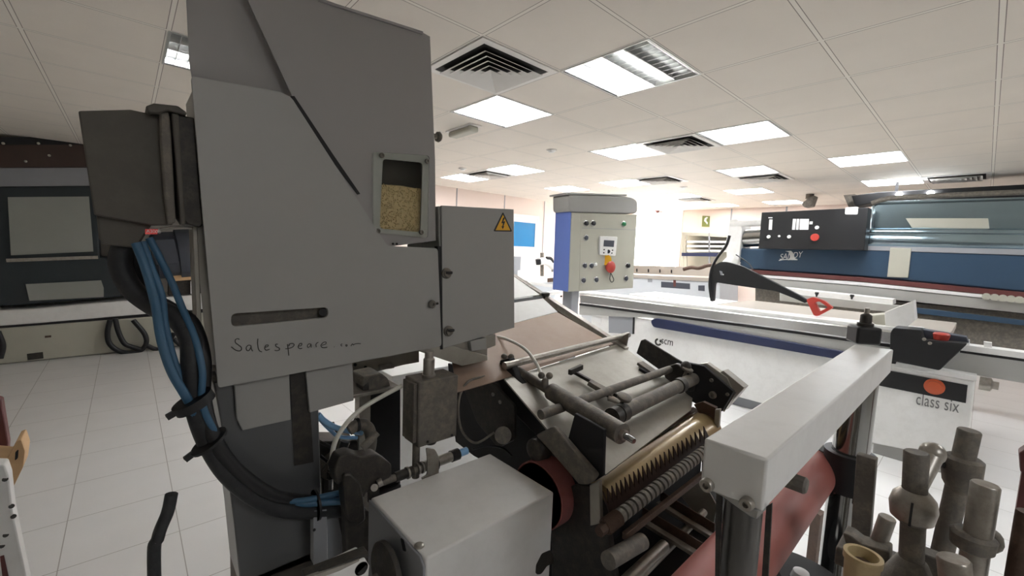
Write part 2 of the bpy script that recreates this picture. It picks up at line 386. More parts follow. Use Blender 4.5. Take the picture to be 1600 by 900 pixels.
# folded side and body behind the cover
inner = [(308, 126), (437, 150), (600, 390), (678, 396), (682, 534), (346, 596), (323, 350)]
def shell(pts_px, y0, depth):
    outer = [Y(*p, y0) for p in pts_px]; c = sum(outer, V())/len(outer); inn = [c+(p-c)*.985 for p in outer]
    return B().holed(outer, [inn], V((0, depth, 0)))
cab.part('body', shell(inner, YF+.012, .24), PAINT)
cab.part('back_plate', B().prism([Y(*p, YF+.25) for p in [(350, 190), (420, 190), (560, 390), (640, 400), (640, 500), (350, 560)]], V((0, .004, 0))), PAINT)
side = [V((F(318, 352).x+.012, YF+.02, F(318, 352).z)), V((F(318, 352).x+.012, YF+.10, F(318, 352).z)), V((F(341, 600).x-.004, YF+.10, F(341, 600).z)), V((F(341, 600).x-.004, YF+.02, F(341, 600).z))]
cab.part('side_flange', B().prism([V((p.x-.028, p.y+.03, p.z)) for p in side], V((.01, 0, 0))), STEELP, bevel=.002)
# hopper sheets
YH = YF+.03
sheet_px = [(386, -2), (380, -40), (500, -40), (503, 0), (600, 30), (661, 51), (672, 57), (680, 250), (681, 376), (604, 386), (560, 340), (457, 152)]
win_px = rnd([(598, 248), (660, 254), (657, 363), (593, 357)], 6, 3)
YH2 = YF+.016
hop = cab.part('hopper_sheet', B().holed([Y(*p, YH2) for p in sheet_px], [[Y(*p, YH2) for p in win_px]], V((0, .006, 0))), PAINTD, bevel=.0008)
cab.part('hopper_flank', B().prism([Y(*p, YF+.05) for p in [(291, -5), (290, -40), (400, -40), (396, -2), (470, 165), (445, 150), (300, 120), (296, 100)]], V((0, .006, 0))), PAINTD, bevel=.0008)
cab.part('hopper_side', B().prism([Y(672, 57, YH2)+V((-.003, .006, 0)), Y(681, 376, YH2)+V((-.003, .006, 0)), Y(681, 376, YH2)+V((-.003, .2, 0)), Y(672, 57, YH2)+V((-.003, .2, 0))], V((-.004, 0, 0))), PAINTD)
cab.part('hopper_rim', B().prism([Y(498, -3, YH2-.006), Y(661, 49, YH2-.006), Y(661, 53, YH2-.006), Y(498, 1, YH2-.006)], V((0, .2, 0))), PAINTD)
cab.part('hopper_lid', B().prism([Y(386, -36, YF+.03), Y(503, -2, YF+.03), Y(668, 56, YF+.03), Y(668, 62, YF+.03), Y(500, 5, YF+.03), Y(386, -28, YF+.03)], V((0, .2, 0))), PAINTD)
# sight window: granules behind a clear pane
g = B()
for k in range(900):
    px = random.uniform(590, 660); top = 287+ (px-597)*.12; py = top+(372-top)*random.random()
    p = Y(px, py, YH2+.012+random.uniform(0, .003)); r = random.uniform(.0018, .003)
    g.lathe(p-EZ*r, V((random.uniform(-1, 1), random.uniform(-1, 1), random.uniform(-1, 1))), [(0, 0), (r*.5, r*.8), (r*1.4, r*.7), (r*2, 0)], 6)
cab.part('granules', g, GRAN, hop, kind='stuff', label='beige glue granules seen through the sight window')
cab.part('granule_bed', B().prism([Y(*p, YH2+.0135) for p in ((588, 288), (625, 290), (664, 297), (664, 375), (588, 372))], V((0, .05, 0))), GRAN, hop)
cab.part('hopper_interior', B().prism([Y(*p, YH2+.07) for p in ((580, 236), (671, 240), (672, 380), (580, 376))], V((0, .004, 0))), DARKBOX, hop)
pane = cab.part('sight_pane', B().prism([Y(*p, YH2-.010) for p in rnd([(583, 237), (671, 243), (669, 372), (584, 363)], 5, 3)], V((0, .005, 0))), GLASS)
cab.part('pane_frame', B().holed([Y(*p, YH2-.004) for p in rnd([(583, 237), (671, 243), (668, 372), (584, 363)], 5, 3)], [[Y(*p, YH2-.004) for p in win_px]], V((0, .0035, 0))), ALUG, pane, label='pale gasket frame round the sight window')
for px, py in ((596, 243), (667, 252), (590, 361), (658, 363)):
    cab.part('screw', bolt(Y(px, py, YH2-.010), -EY, .0075, .006), DUSTY, pane)
for px, py in ((614, 381), (620, 381)): cab.part('pin', B().cyl(Y(px, py, YH2-.004), Y(px, py, YH2+.002), .0035, n=10), SHADEG)
cab.part('side_knob', B().lathe(Y(677, 212, YF+.1), EX, [(0, .008), (.012, .008), (.014, .016), (.022, .018), (.028, .014), (.03, 0)]), DUSTY)
# pencil writing
def stroke(b, pts, r=.0011):
    P = [Y(350+x*120/1600, 515+y*50/667, YF-.0004) for x, y in pts]
    b.tube(P, r, 6, 6)
wr = B()
W1 = [[(320, 205), (285, 188), (240, 210), (240, 270), (300, 320), (360, 370), (355, 430), (300, 445), (230, 420), (150, 358)],
      [(555, 330), (510, 325), (465, 370), (475, 430), (520, 435), (560, 370), (562, 330), (570, 400), (598, 450)],
      [(705, 190), (700, 280), (715, 390), (745, 445), (790, 465)],
      [(860, 370), (920, 345), (915, 320), (870, 330), (848, 390), (880, 430), (950, 410)],
      [(1120, 305), (1080, 305), (1085, 350), (1150, 385), (1150, 425), (1100, 438), (1055, 430)],
      [(1322, 305), (1335, 400), (1350, 540)], [(1350, 345), (1370, 300), (1430, 288), (1462, 320), (1420, 370), (1340, 395), (1280, 400)]]
for s_ in W1: stroke(wr, s_)
OFF = 1466.7
W2 = [[(85, 345), (140, 335), (155, 290), (110, 295), (78, 360), (110, 395), (160, 390)],
      [(345, 300), (300, 300), (272, 340), (290, 372), (330, 340), (345, 300), (350, 375)],
      [(458, 365), (450, 310), (470, 280), (500, 265)],
      [(570, 330), (650, 300), (660, 262), (610, 265), (555, 320), (570, 365), (620, 378), (682, 368)],
      [(828, 358), (834, 362)], [(998, 300), (970, 310), (975, 335), (992, 345)], [(1078, 310), (1070, 330), (1085, 350), (1100, 330), (1088, 312)],
      [(1178, 345), (1195, 310), (1215, 300), (1230, 320), (1260, 300), (1320, 290), (1380, 295)]]
for s_ in W2: stroke(wr, [(x+OFF, y) for x, y in s_], .0010)
cab.part('handwriting', wr, INK, front, label='thin pencil writing reading Salespeare.com')
cab.part('gap_seal', B().prism([Y(*p, YF+.0125) for p in [(454, 150), (460, 150), (521, 242), (563, 303), (559, 304), (514, 244)]], V((0, .003, 0))), BLACKM)
# bolts at lower left
for px, py in ((333, 575), (338, 590)): cab.part('bolt', B().cyl(Y(px, py, YF+.03), Y(px, py, YF+.06), .008, n=12), DUSTY)
cab.part('edge_bolt', bolt(F(674, 475), -EY, .013, .01), DUSTY)
cab.part('edge_pin', B().cyl(F(672, 476), F(684, 474)+V((0, -.002, 0)), .004, n=10), DARK)
# base tabs and support column
for nm, px in (('apron_plate', [(366, 598), (452, 584), (455, 656), (379, 673), (370, 655)]), ('apron_plate', [(478, 580), (551, 566), (553, 626), (484, 645)])):
    cab.part(nm, B().prism([Y(*p, YF+.032) for p in px], V((0, .012, 0))), PAINT, bevel=.002)
cab.done()

col = Thing('machine_column', 'wide grey steel column under the hopper cabinet, reaching the floor', 'machine stand')
a = [(333, 598), (365, 592), (478, 572), (498, 600), (498, 645), (502, 760), (505, 870), (376, 920), (366, 820), (352, 715), (345, 660)]
P = [Y(*p, YF+.05) for p in a]
col.part('column_body', B().prism(P, V((0, .16, 0))), COLM, bevel=.004)
bl, br = P[7], P[6]
col.part('column_foot', B().box((bl.x, YF+.05, .015), (br.x+.02, YF+.21, bl.z+.02)), DARKBOX, bevel=.004)
col.part('foot_plate', B().box((bl.x-.08, YF-.02, 0), (br.x+.08, YF+.28, .015)), DARK, bevel=.003)
col.part('slot', B().prism([Y(*p, YF+.046) for p in ((453, 584), (481, 578), (490, 722), (460, 728))], V((0, .003, 0))), DARK, label='dark slot between the two apron plates, its lower run a painted reflection band')  # real slot at the top; below it a dark reflection painted on the column
col.done()

# dark motor housing on the left flank
mh = Thing('motor_housing', 'dark brown-grey sheet metal housing mounted left of the hopper cabinet', 'machine housing')
hb = mh.part('housing_body', B().prism([Y(*p, YF+.04) for p in [(122, 173), (204, 171), (232, 177), (268, 182), (270, 352), (236, 352), (147, 336)]], V((0, .14, 0))), DARKBOX, bevel=.003)
mh.part('housing_side', B().prism([Y(*p, YF+.02) for p in [(272, 178), (304, 184), (318, 350), (312, 356), (292, 350), (278, 330)]], V((0, .17, 0))), DARK, bevel=.003)
mh.part('cap', B().prism([Y(*p, YF+.01) for p in [(227, 166), (240, 161), (278, 165), (293, 176), (290, 180), (262, 172), (248, 178), (232, 176)]], V((0, .17, 0))), DARKBOX, bevel=.003)
mh.part('hinge_rib', B().prism([Y(*p, YF+.015) for p in [(249, 175), (264, 175), (268, 220), (275, 348), (262, 352), (256, 300), (250, 220)]], V((0, .03, 0))), DUSTY, bevel=.004)
mh.part('hinge_rib', B().prism([Y(*p, YF+.015) for p in [(268, 176), (279, 178), (290, 350), (282, 352)]], V((0, .03, 0))), DARKBOX, bevel=.003)
mh.part('lower_box', B().prism([Y(*p, YF+.06) for p in [(150, 334), (238, 350), (214, 388), (160, 382), (154, 372)]], V((0, .1, 0))), DARKBOX, bevel=.004)
mh.part('label_plate', B().prism([Y(*p, YF+.03) for p in [(227, 358), (247, 358), (246, 366), (227, 366)]], V((0, .004, 0))), REDGLOW, bevel=0, label='small red plate with white lettering')
mh.text('lettering', 'A300B', WHITEE, Y(228.5, 363.5, YF+.0296), EX, EZ, .0095, squeeze=.95)
mh.part('rim', B().tube([Y(250, 358, YF+.05), Y(275, 354, YF+.05), Y(300, 357, YF+.05)], .0025), STEEL)
mh.done()

# electrical box with the warning triangle
eb = Thing('electrical_box', 'pale grey steel electrical box with a yellow high voltage triangle', 'electrical box')
bx = [(683, 321), (803, 327), (804, 512), (690, 546)]
bd = eb.part('box_body', B().prism([Y(*p, YF+.01) for p in [(685, 322), (802, 328), (803, 511), (691, 544)]], V((0, .22, 0))), PAINT, bevel=.003)
door = eb.part('door', B().prism([F(*p) for p in [(690, 321), (803, 327), (804, 512), (692, 545)]], V((0, .009, 0))), PAINT, bevel=.002)
tri = [(786, 331), (800.5, 362), (771, 361.5)]
eb.part('warning_sign', B().prism([Y(*p, YF-.001) for p in rnd(tri, 2.5, 3)], V((0, .001, 0))), BLACK, door, label='yellow triangle with a black lightning bolt')
eb.part('sign_face', B().prism([Y(*p, YF-.0018) for p in [(786, 335.5), (797.5, 360), (774.5, 359.7)]], V((0, .001, 0))), YELLOW, door)
eb.part('lightning_bolt', B().prism([Y(*p, YF-.0026) for p in [(786.5, 340), (783.5, 349), (786.2, 348.6), (785, 354), (783.6, 353.4), (785.8, 358), (788, 353.2), (786.6, 353.6), (789.5, 345.6), (786.4, 346.2), (789, 340)]], V((0, .001, 0))), BLACK, door)
for px, py in ((694, 427), (697, 517)):
    hn = eb.part('latch', B().lathe(F(px+3, py), -EY, [(0, .018), (.006, .018), (.008, .014), (.014, .013), (.014, .008), (.007, 0)], 18), DUSTY, door, bevel=0)
    eb.part('latch_pin', B().cyl(Y(px+2, py-1, YF-.012), Y(px+12, py-1, YF-.012), .005, n=12), BLACK, door)
eb.part('gasket', B().prism([Y(*p, YF+.003) for p in [(684, 385), (689, 385), (692, 546), (688, 546)]], V((0, .02, 0))), BLACKM)
eb.done()

# bracket plates beneath the electrical box
br = Thing('support_bracket', 'dusty grey bracket block bolted under the electrical box', 'bracket')
br.part('block', B().prism([Y(*p, YF+.02) for p in [(697, 536), (775, 522), (775, 540), (762, 545), (762, 560), (722, 569), (700, 556)]], V((0, .12, 0))), STEELP, bevel=.003)
br.part('upper_plate', B().prism([Y(*p, YF+.005) for p in [(652, 545), (705, 540), (762, 556), (762, 563), (722, 572), (655, 549)]], V((0, .1, 0))), STEELP, bevel=.002)
br.part('lug', B().prism([Y(*p, YF) for p in [(735, 533), (760, 528), (760, 546), (737, 549)]], V((0, .02, 0))), PAINT, bevel=.002)
br.done()

# ------------------------------------------------------------------ dusty control box with its stem (below)
YV = 1.12
vb = Thing('valve_box', 'dusty brown-grey steel box with a round stem hanging below the cabinets', 'valve box')
c0 = Y(655, 598, YV)
zt, zb = Y(655, 598, YV).z, Y(655, 700, YV).z
xr, xl = Y(716, 590, YV).x, Y(655, 598, YV).x
yd = .09
vbody = vb.part('box_body', B().box((xl, YV, zb), (xr, YV+yd, zt)), DUSTY, bevel=.004)
vb.part('flange', B().box((xl-.012, YV+.01, zb+.015), (xl, YV+yd-.01, zt-.006)), DUSTY, bevel=.002)
vb.part('stem', B().lathe(V(((xl+xr)/2-.012, YV+.045, zt)), EZ, [(0, .022), (.006, .022), (.006, .018), (.055, .018), (.06, .014), (.08, .014)]), STEEL)
vb.part('bottom_port', B().lathe(V(((xl+xr)/2, YV+.045, zb-.02)), EZ, [(0, .018), (.012, .026), (.02, .026)]), DARK)
vb.part('pipe_stub', B().cyl(V((xl+.02, YV+.045, zb-.12)), V((xl+.02, YV+.045, zb)), .012), DUSTY)
for px, py in ((668, 690), (706, 680)): vb.part('screw', bolt(Y(px, py, YV), -EY, .004, .003), DARK)
vb.done()

# loose pieces behind: small motor, dark cabinet
sm = Thing('small_motor', 'small dusty grey motor cover on a steel ledge left of the valve box', 'motor')
YM = 1.36
sm.part('cover', B().prism([Y(*p, YM) for p in rnd([(567, 590), (596, 583), (607, 592), (611, 606), (577, 614), (566, 604)], 3, 2)], V((0, .1, 0))), DUSTY, bevel=.004)
sm.part('end_bell', B().cyl(Y(562, 602, YM+.03), Y(570, 600, YM+.03), .03, .034), DARK)
sm.part('ledge', B().prism([Y(*p, YM-.02) for p in [(552, 617), (625, 603), (625, 608), (552, 623)]], V((0, .16, 0))), STEEL, bevel=.002)
e_ = Y(580, 615, YM); sm.part('ledge_post', B().box((e_.x-.02, YM+.05, 0), (e_.x+.02, YM+.09, e_.z)), STEEL)
sm.done()
rp = Thing('rear_mounting_plate', 'perforated grey mounting plate between the hopper cabinet and the valve box', 'bracket')
rp.part('plate', B().prism([Y(*p, 1.5) for p in [(548, 558), (618, 548), (655, 540), (655, 566), (632, 570), (552, 590)]], V((0, .012, 0))), STEELP, bevel=.002)
rp.part('rail', B().prism([Y(*p, 1.47) for p in [(595, 573), (616, 569), (616, 575), (596, 578)]], V((0, .02, 0))), STEEL)
for px, py in ((571, 574), (555, 570)): rp.part('hole', B().cyl(Y(px, py, 1.497), Y(px, py, 1.4995), .006, n=12), BLACKM)
rp.done()
bc = Thing('black_upright_cabinet', 'matt black upright panel standing behind the white hose', 'cabinet')
P = [Y(*p, 1.62) for p in [(577, 618), (626, 606), (626, 760), (583, 760)]]
bc.part('panel', B().prism(P, V((0, .12, 0))), BLACKM, bevel=.004)
bc.part('plinth', B().box((P[0].x, 1.6, 0), (P[1].x, 1.76, P[2].z+.02)), BLACKM, bevel=.004)
bc.done()
# pale floor-standing cabinet seen between (bright)
pc = Thing('white_side_cabinet', 'low white metal cabinet glimpsed behind the dusty valve box', 'cabinet')
zc_ = .93
A = [Z(*p, zc_) for p in ((594, 582), (652, 570), (660, 600), (612, 605))]
pc.part('top', B().box((1.05, 2.1, .90), (1.75, 2.6, .93)), WHITEE, bevel=.004)
pc.part('carcass', B().box((1.07, 2.12, .06), (1.73, 2.58, .90)), PAINTW, bevel=.004)
pc.part('door_panel', B().box((1.10, 2.105, .12), (1.70, 2.12, .86)), PAINTW, bevel=.002)
pc.part('plinth', B().box((1.1, 2.16, 0), (1.7, 2.55, .06)), GREYM)
pc.done()

# ------------------------------------------------------------------ hoses and cables on the left
def cable(name, pts, r, mt, label, cat='cable', group=None, n=12):
    return one(name, B().tube(pts, r, n), mt, label, cat, group)
q = YF
cable('corrugated_hose', [Y(198, 372, q+.1), Y(188, 410, q+.1), Y(205, 450, q+.09), Y(240, 478, q+.07), Y(275, 497, q+.05), Y(297, 530, q+.02), Y(300, 575, q), Y(305, 630, q-.01), Y(325, 690, q-.01), Y(358, 742, q-.02), Y(405, 780, q-.02), Y(455, 797, q-.02), Y(535, 796, q-.02)], .022, RUBBER,
      'thickest black rubber hose dropping from the motor housing along the column')
cable('black_hose', [Y(215, 378, q+.12), Y(212, 420, q+.12), Y(228, 460, q+.1), Y(262, 480, q+.08), Y(300, 505, q+.05), Y(318, 560, q+.02), Y(318, 620, q+.01), Y(332, 678, q-.025), Y(362, 726, q-.03), Y(410, 765, q-.03), Y(450, 780, q-.02), Y(520, 784, q+.01)], .016, BLACK,
      'second black hose running just inside the thick one, past the column edge')
cable('blue_cable', [Y(213, 380, q+.03), Y(228, 420, q+.02), Y(243, 475, q+.01), Y(252, 530, q), Y(268, 580, q-.02), Y(292, 622, q-.03), Y(318, 672, q-.01), Y(352, 722, q+.005), Y(402, 764, q+.005), Y(455, 786, q-.02), Y(538, 783, q-.05)], .0095, BLUEC,
      'blue cable bowing out farthest left below the motor housing', group='blue cables')
cable('blue_cable', [Y(222, 378, q+.04), Y(235, 415, q+.03), Y(252, 462, q+.02), Y(258, 510, q+.015), Y(274, 570, q+.0), Y(300, 625, q-.012), Y(324, 668, q+.002), Y(356, 718, q+.015), Y(404, 760, q+.015), Y(455, 779, q), Y(538, 776, q-.03)], .008, BLUEC,
      'middle blue cable hugging the outer blue one', group='blue cables')
cable('blue_cable', [Y(233, 372, q+.05), Y(248, 400, q+.045), Y(268, 440, q+.04), Y(285, 482, q+.035), Y(305, 530, q+.0), Y(316, 580, q-.025), Y(316, 630, q-.03), Y(336, 676, q-.03), Y(366, 730, q-.02), Y(412, 770, q-.02), Y(460, 783, q-.03), Y(530, 770, q-.04)], .0075, BLUEC,
      'inner blue cable that leans right towards the cabinet edge', group='blue cables')
for (px, py), an, lb in (((303, 628), 1.1, 'wide black cable tie clamping the bundle beside the lower cabinet corner'), ((327, 690), 1.0, 'narrow cable tie with a stub below the wide one'), ((494, 789), 0, 'cable tie round the blue bundle near the elbow fitting')):
    p = Y(px, py, q-.022); d = (EX*math.cos(an)-EZ*math.sin(an)); t = Thing('cable_tie', lb, 'cable tie', 'cable ties on the bundle')
    w_ = .02 if an > 1.05 else .006
    t.part('strap', B().lathe(p-d*w_/2, d, [(0, .041), (w_, .041), (w_, .038), (0, .038), (0, .041)]), BLACK)
    t.part('head', B().obox(p-d.cross(EY)*.046*(1 if an else 1), d*.006, EY*.006, d.cross(EY)*.009), BLACK); t.done()
# hose end poking up at the bottom left
pp = [Y(268, 772, 1.0), Y(262, 800, 1.0), Y(247, 840, 1.0), Y(241, 900, 1.0)]; l_ = pp[-1]
cable('hose_end', pp+[V((l_.x, 1.0, l_.z*.5)), V((l_.x+.02, 1.0, .0))], .0105, RUBBER, 'short dark rubber hose end sticking up over the white floor tiles', 'hose')

# ------------------------------------------------------------------ white box cover in front
ZW = .95
wb = Thing('white_cover_box', 'white sheet metal cover box with a slotted grey side in front of the hopper', 'machine cover')
tl, tr, rt_, rb = Z(586, 786, ZW), Z(760, 702, ZW), Z(862, 770, ZW), Z(667, 873, ZW)
x0 = (tl.x+rb.x)/2; x1 = (tr.x+rt_.x)/2; y1 = (tl.y+tr.y)/2; y0 = (rb.y+rt_.y)/2
wb.part('cover', B().box((x0, y0, ZW-.30), (x1, y1, ZW)), PAINTW, bevel=.005)
wb.part('side_plate', B().prism([V((x0-.006, y1, ZW-.004)), V((x0-.006, y0+.02, ZW-.004)), V((x0-.006, y0+.002, ZW-.02)), V((x0-.006, y0, ZW-.3)), V((x0-.006, y1, ZW-.3))], V((.006, 0, 0))), GREYM, bevel=.002)
wb.part('slot', B().prism([X(*p, x0-.0065) for p in rnd([(626, 840), (631, 843), (635, 862), (630, 860)], 2, 3)], V((-.001, 0, 0))), BLACKM)
wb.part('button_screw', B().lathe(Z(655, 853, ZW), EZ, [(0, .012), (.003, .011), (.005, .006), (.005, 0)], 16), STEEL)
wb.part('notch_lever', B().prism([Y(*p, y0-.004) for p in rnd([(862, 860), (848, 866), (839, 884), (838, 898), (846, 897), (855, 884), (866, 880)], 3, 3)], V((0, .004, 0))), DARK)
wb.part('pedestal', B().box((x0+.06, y0+.05, 0), (x1-.06, y1-.05, ZW-.30)), GREYM, bevel=.005)
wb.done()
# hand wheel in front of the box side
hw = Thing('hand_wheel', 'dark cast disc hand wheel mounted on the grey side of the white box', 'hand wheel')
c = X(608, 893, x0-.03); rr = .072
hw.part('disc', B().lathe(c-EX*.03, EX, [(0, .012), (.004, .02), (.008, .03), (.012, rr-.008), (.018, rr), (.03, rr), (.034, rr-.006), (.034, 0)], 32), DARK)
hw.part('hub', B().lathe(c-EX*.045, EX, [(0, .0), (.0, .008), (.016, .011)], 20), DUSTY)
hw.part('spindle', B().cyl(c, V((x0-.0065, c.y, c.z)), .01), STEEL)
hw.done()
# white device with round hole lower left
wd = Thing('white_cutter_guide', 'small white block with a round black hole on a dark rail at the bottom edge', 'guide block')
c = Y(560, 888, .86)
wd.part('block', B().prism([Y(*p, .86) for p in [(505, 904), (570, 872), (578, 885), (574, 925), (505, 925)]], V((0, .05, 0))), PAINTW, bevel=.004)
wd.part('ring', B().lathe(Y(565, 889, .858), EY, [(0, .0145), (.003, .0145), (.003, .011), (0, .011), (0, .0145)]), BLACK)
wd.part('hole', B().cyl(Y(565, 889, .8585), Y(565, 889, .8595), .011), BLACKM)
wd.part('rail', B().bar(Y(474, 900, .88), Y(572, 862, .88), .03, .012), DARK, bevel=.002)
wd.part('rail', B().bar(Y(470, 908, .865), Y(560, 876, .865), .008, .01), STEEL)
wd.part('stand', B().box((Y(520, 910, .86).x, .865, 0), (Y(560, 910, .86).x, .905, Y(540, 915, .86).z)), DARK)
wd.done()

# ------------------------------------------------------------------ pipe assembly along the back of the white box
YP = 1.13
ps = Thing('pneumatic_pipe_assembly', 'steel pipe with clamp bracket and blue end along the white box back edge', 'pipe')
A_, B_ = Y(585, 758, YP), Y(716, 709, YP)
ps.part('pipe', B().tube([A_, B_], .011, 16), DUSTY)
ps.part('coupling', B().cyl(A_.lerp(B_, .22), A_.lerp(B_, .42), .015), DARK)
ps.part('sleeve', B().cyl(A_.lerp(B_, .55), A_.lerp(B_, .9), .0165), STEEL)
ps.part('black_collar', B().cyl(A_.lerp(B_, .9), A_.lerp(B_, 1.0), .019), BLACK)
ps.part('blue_fitting', B().cyl(A_.lerp(B_, 1.0), A_.lerp(B_, 1.12), .0125), BLUEH)
cb = ps.part('clamp_bracket', B().prism([Y(*p, YP-.03) for p in rnd([(666, 700), (680, 702), (686, 714), (686, 752), (668, 756), (658, 748), (668, 742), (668, 715)], 3, 2)], V((0, .006, 0))), STEEL, bevel=.001)
ps.part('clamp_ring', B().lathe(A_.lerp(B_, .66), (B_-A_), [(0, .026), (.012, .026), (.012, .0166), (0, .0166), (0, .026)]), DARK)
for tt in (.35, .47, .52): ps.part('hose_clip', B().lathe(A_.lerp(B_, tt), (B_-A_), [(0, .0185), (.006, .0185), (.006, .011), (0, .011), (0, .0185)]), STEEL)
ps.part('elbow', B().tube([A_, A_+V((-.02, 0, .0)), A_+V((-.035, 0, .02)), A_+V((-.035, 0, .05))], .013), DARK)
ps.part('mounting_foot', B().box((x0+.02, YP-.006, ZW-.05), (x0+.05, YP+.006, A_.z-.008)), DARK)
ps.done()
cable('grey_signal_cable', [Y(738, 702, YP), Y(760, 697, YP), Y(785, 700, 1.12), Y(800, 712, 1.1)], .004, RUBBER, 'thin cable leaving the blue fitting to the right')
cable('grey_loop_cable', [Y(757, 588, 1.18), Y(732, 596, 1.16), Y(718, 620, 1.14), Y(717, 655, 1.12), Y(726, 680, 1.12), Y(745, 692, 1.12), Y(772, 676, 1.12)], .0042, DUSTY, 'thin grey cable looping down right of the valve box')

# dark yoke / lever assembly left of the pipes
yk = Thing('lever_yoke', 'dark cast lever yoke with a curved fork beside the cable bundle end', 'lever')
YK = 1.10
yk.part('fork', B().prism([Y(*p, YK) for p in rnd([(522, 735), (530, 715), (548, 708), (565, 714), (590, 710), (612, 725), (612, 745), (590, 757), (575, 765), (568, 780), (556, 760), (540, 748), (527, 760)], 4, 2)], V((0, .05, 0))), DARK, bevel=.006)
yk.part('arm', B().prism([Y(*p, YK-.012) for p in rnd([(536, 742), (548, 740), (564, 756), (570, 785), (572, 812), (560, 822), (544, 814), (540, 790)], 4, 2)], V((0, .05, 0))), DARK, bevel=.008)
yk.part('stem', B().prism([Y(*p, YK) for p in [(540, 800), (578, 800), (582, 880), (574, 925), (546, 925), (542, 880)]], V((0, .04, 0))), DARK, bevel=.006)
yk.part('post', B().box((Y(548, 920, YK).x, YK+.005, 0), (Y(572, 920, YK).x, YK+.035, Y(560, 915, YK).z)), DARK)
yk.part('stub', B().cyl(Y(566, 700, YK+.03), Y(590, 676, YK+.03), .012, .009), DUSTY)
yk.part('finger', B().cyl(Y(590, 756, YK-.01), Y(597, 752, YK-.012), .011), STEEL)
yk.part('pivot_pin', B().cyl(Y(585, 762, YK-.012), Y(585, 762, YK+.01), .01), STEEL)
yk.done()
fg = Thing('floor_bracket', 'grey folded steel bracket beside the foot of the column', 'bracket')
fg.part('upright', B().prism([Y(*p, 1.16) for p in [(490, 798), (511, 796), (513, 884), (502, 886), (490, 882)]], V((0, .03, 0))), GREYM, bevel=.002)
fg.part('gusset', B().prism([Y(*p, 1.2) for p in [(511, 812), (528, 806), (540, 868), (513, 882)]], V((0, .008, 0))), GREYM)
fg.part('leg', B().box((Y(495, 884, 1.16).x, 1.16, 0), (Y(510, 884, 1.16).x, 1.19, Y(500, 880, 1.16).z)), GREYM)
fg.part('hole', B().cyl(Y(491, 828, 1.158), Y(491, 828, 1.16), .004, n=10), BLACKM)
fg.done()
# hoses in the gap
cable('light_blue_air_hose', [Y(497, 648, 1.3), Y(507, 658, 1.3), Y(524, 668, 1.3), Y(545, 673, 1.3), Y(566, 676, 1.3)], .009, BLUEH, 'light blue air hose emerging right of the column', 'hose')
cable('light_blue_air_hose', [Y(500, 655, 1.31), Y(512, 668, 1.31), Y(530, 682, 1.31), Y(558, 684, 1.31)], .006, BLUEH, 'thinner light blue hose under the first, right of the column', 'hose')
cable('white_air_hose', [Y(628, 603, 1.22), Y(605, 615, 1.22), Y(575, 632, 1.22), Y(552, 650, 1.22), Y(535, 670, 1.22), Y(522, 695, 1.22), Y(517, 730, 1.22)], .007, WHITEH, 'white air hose arching from the valve box down to the brass fitting', 'hose')
t = Thing('hose_fitting', 'small threaded fitting at the lower end of the white air hose', 'fitting'); p = Y(517, 734, 1.22)
t.part('nut', B().lathe(p-EZ*.025, EZ, [(0, .011), (.02, .011), (.022, .009), (.028, .009)], 6), DARK); t.part('nipple', B().cyl(p-EZ*.06, p-EZ*.025, .006), STEEL); t.done()
t = Thing('elbow_hose', 'thick grey rubber elbow hose behind the black cable tie', 'hose'); 
t.part('hose', B().tube([Y(545, 672, 1.25), Y(560, 663, 1.25), Y(575, 668, 1.25), Y(580, 690, 1.25), Y(574, 720, 1.25), Y(570, 752, 1.25)], .018), DUSTY)
t.part('hose_clamp', B().lathe(Y(556, 664, 1.25), EX, [(0, .021), (.008, .021), (.008, .018), (0, .018), (0, .021)]), BLACK); t.done()
t = Thing('elbow_hose', 'short dark vertical hose left of the grey elbow hose', 'hose')
t.part('hose', B().tube([Y(540, 690, 1.28), Y(536, 705, 1.28), Y(538, 740, 1.28), Y(540, 800, 1.28)], .014), RUBBER)
t.part('hose_clamp', B().lathe(Y(537, 712, 1.28), -EZ, [(0, .017), (.008, .017), (.008, .014), (0, .014), (0, .017)]), STEEL); t.done()
for k, (pts, r, mt_, lb) in enumerate([
    ([(500, 690), (520, 700), (545, 712), (560, 708)], .005, DARK, 'thin dark wire highest in the tangle right of the column'),
    ([(503, 735), (518, 715), (530, 690), (520, 660)], .004, DUSTY, 'thin grey wire crossing the tangle beneath the light blue hose'),
    ([(500, 712), (515, 722), (530, 716), (545, 730)], .005, BLACK, 'thin black wire lying lowest in the tangle right of the column')]):
    cable('tangled_wire', [Y(*p, 1.33+.01*k) for p in pts], r, mt_, lb)
gm = Thing('gearbox_block', 'dark dusty gearbox block in the gap behind the hoses', 'gearbox')
gm.part('block', B().prism([Y(*p, 1.42) for p in [(500, 690), (560, 690), (570, 760), (570, 800), (505, 800)]], V((0, .1, 0))), DARK, bevel=.006)
gm.part('flange', B().cyl(Y(520, 725, 1.40), Y(520, 725, 1.42), .05), DUSTY)
zz = Y(535, 800, 1.42).z
gm.part('pillar', B().box((Y(515, 800, 1.42).x, 1.44, 0), (Y(560, 800, 1.42).x, 1.5, zz+.01)), DARK)
gm.done()

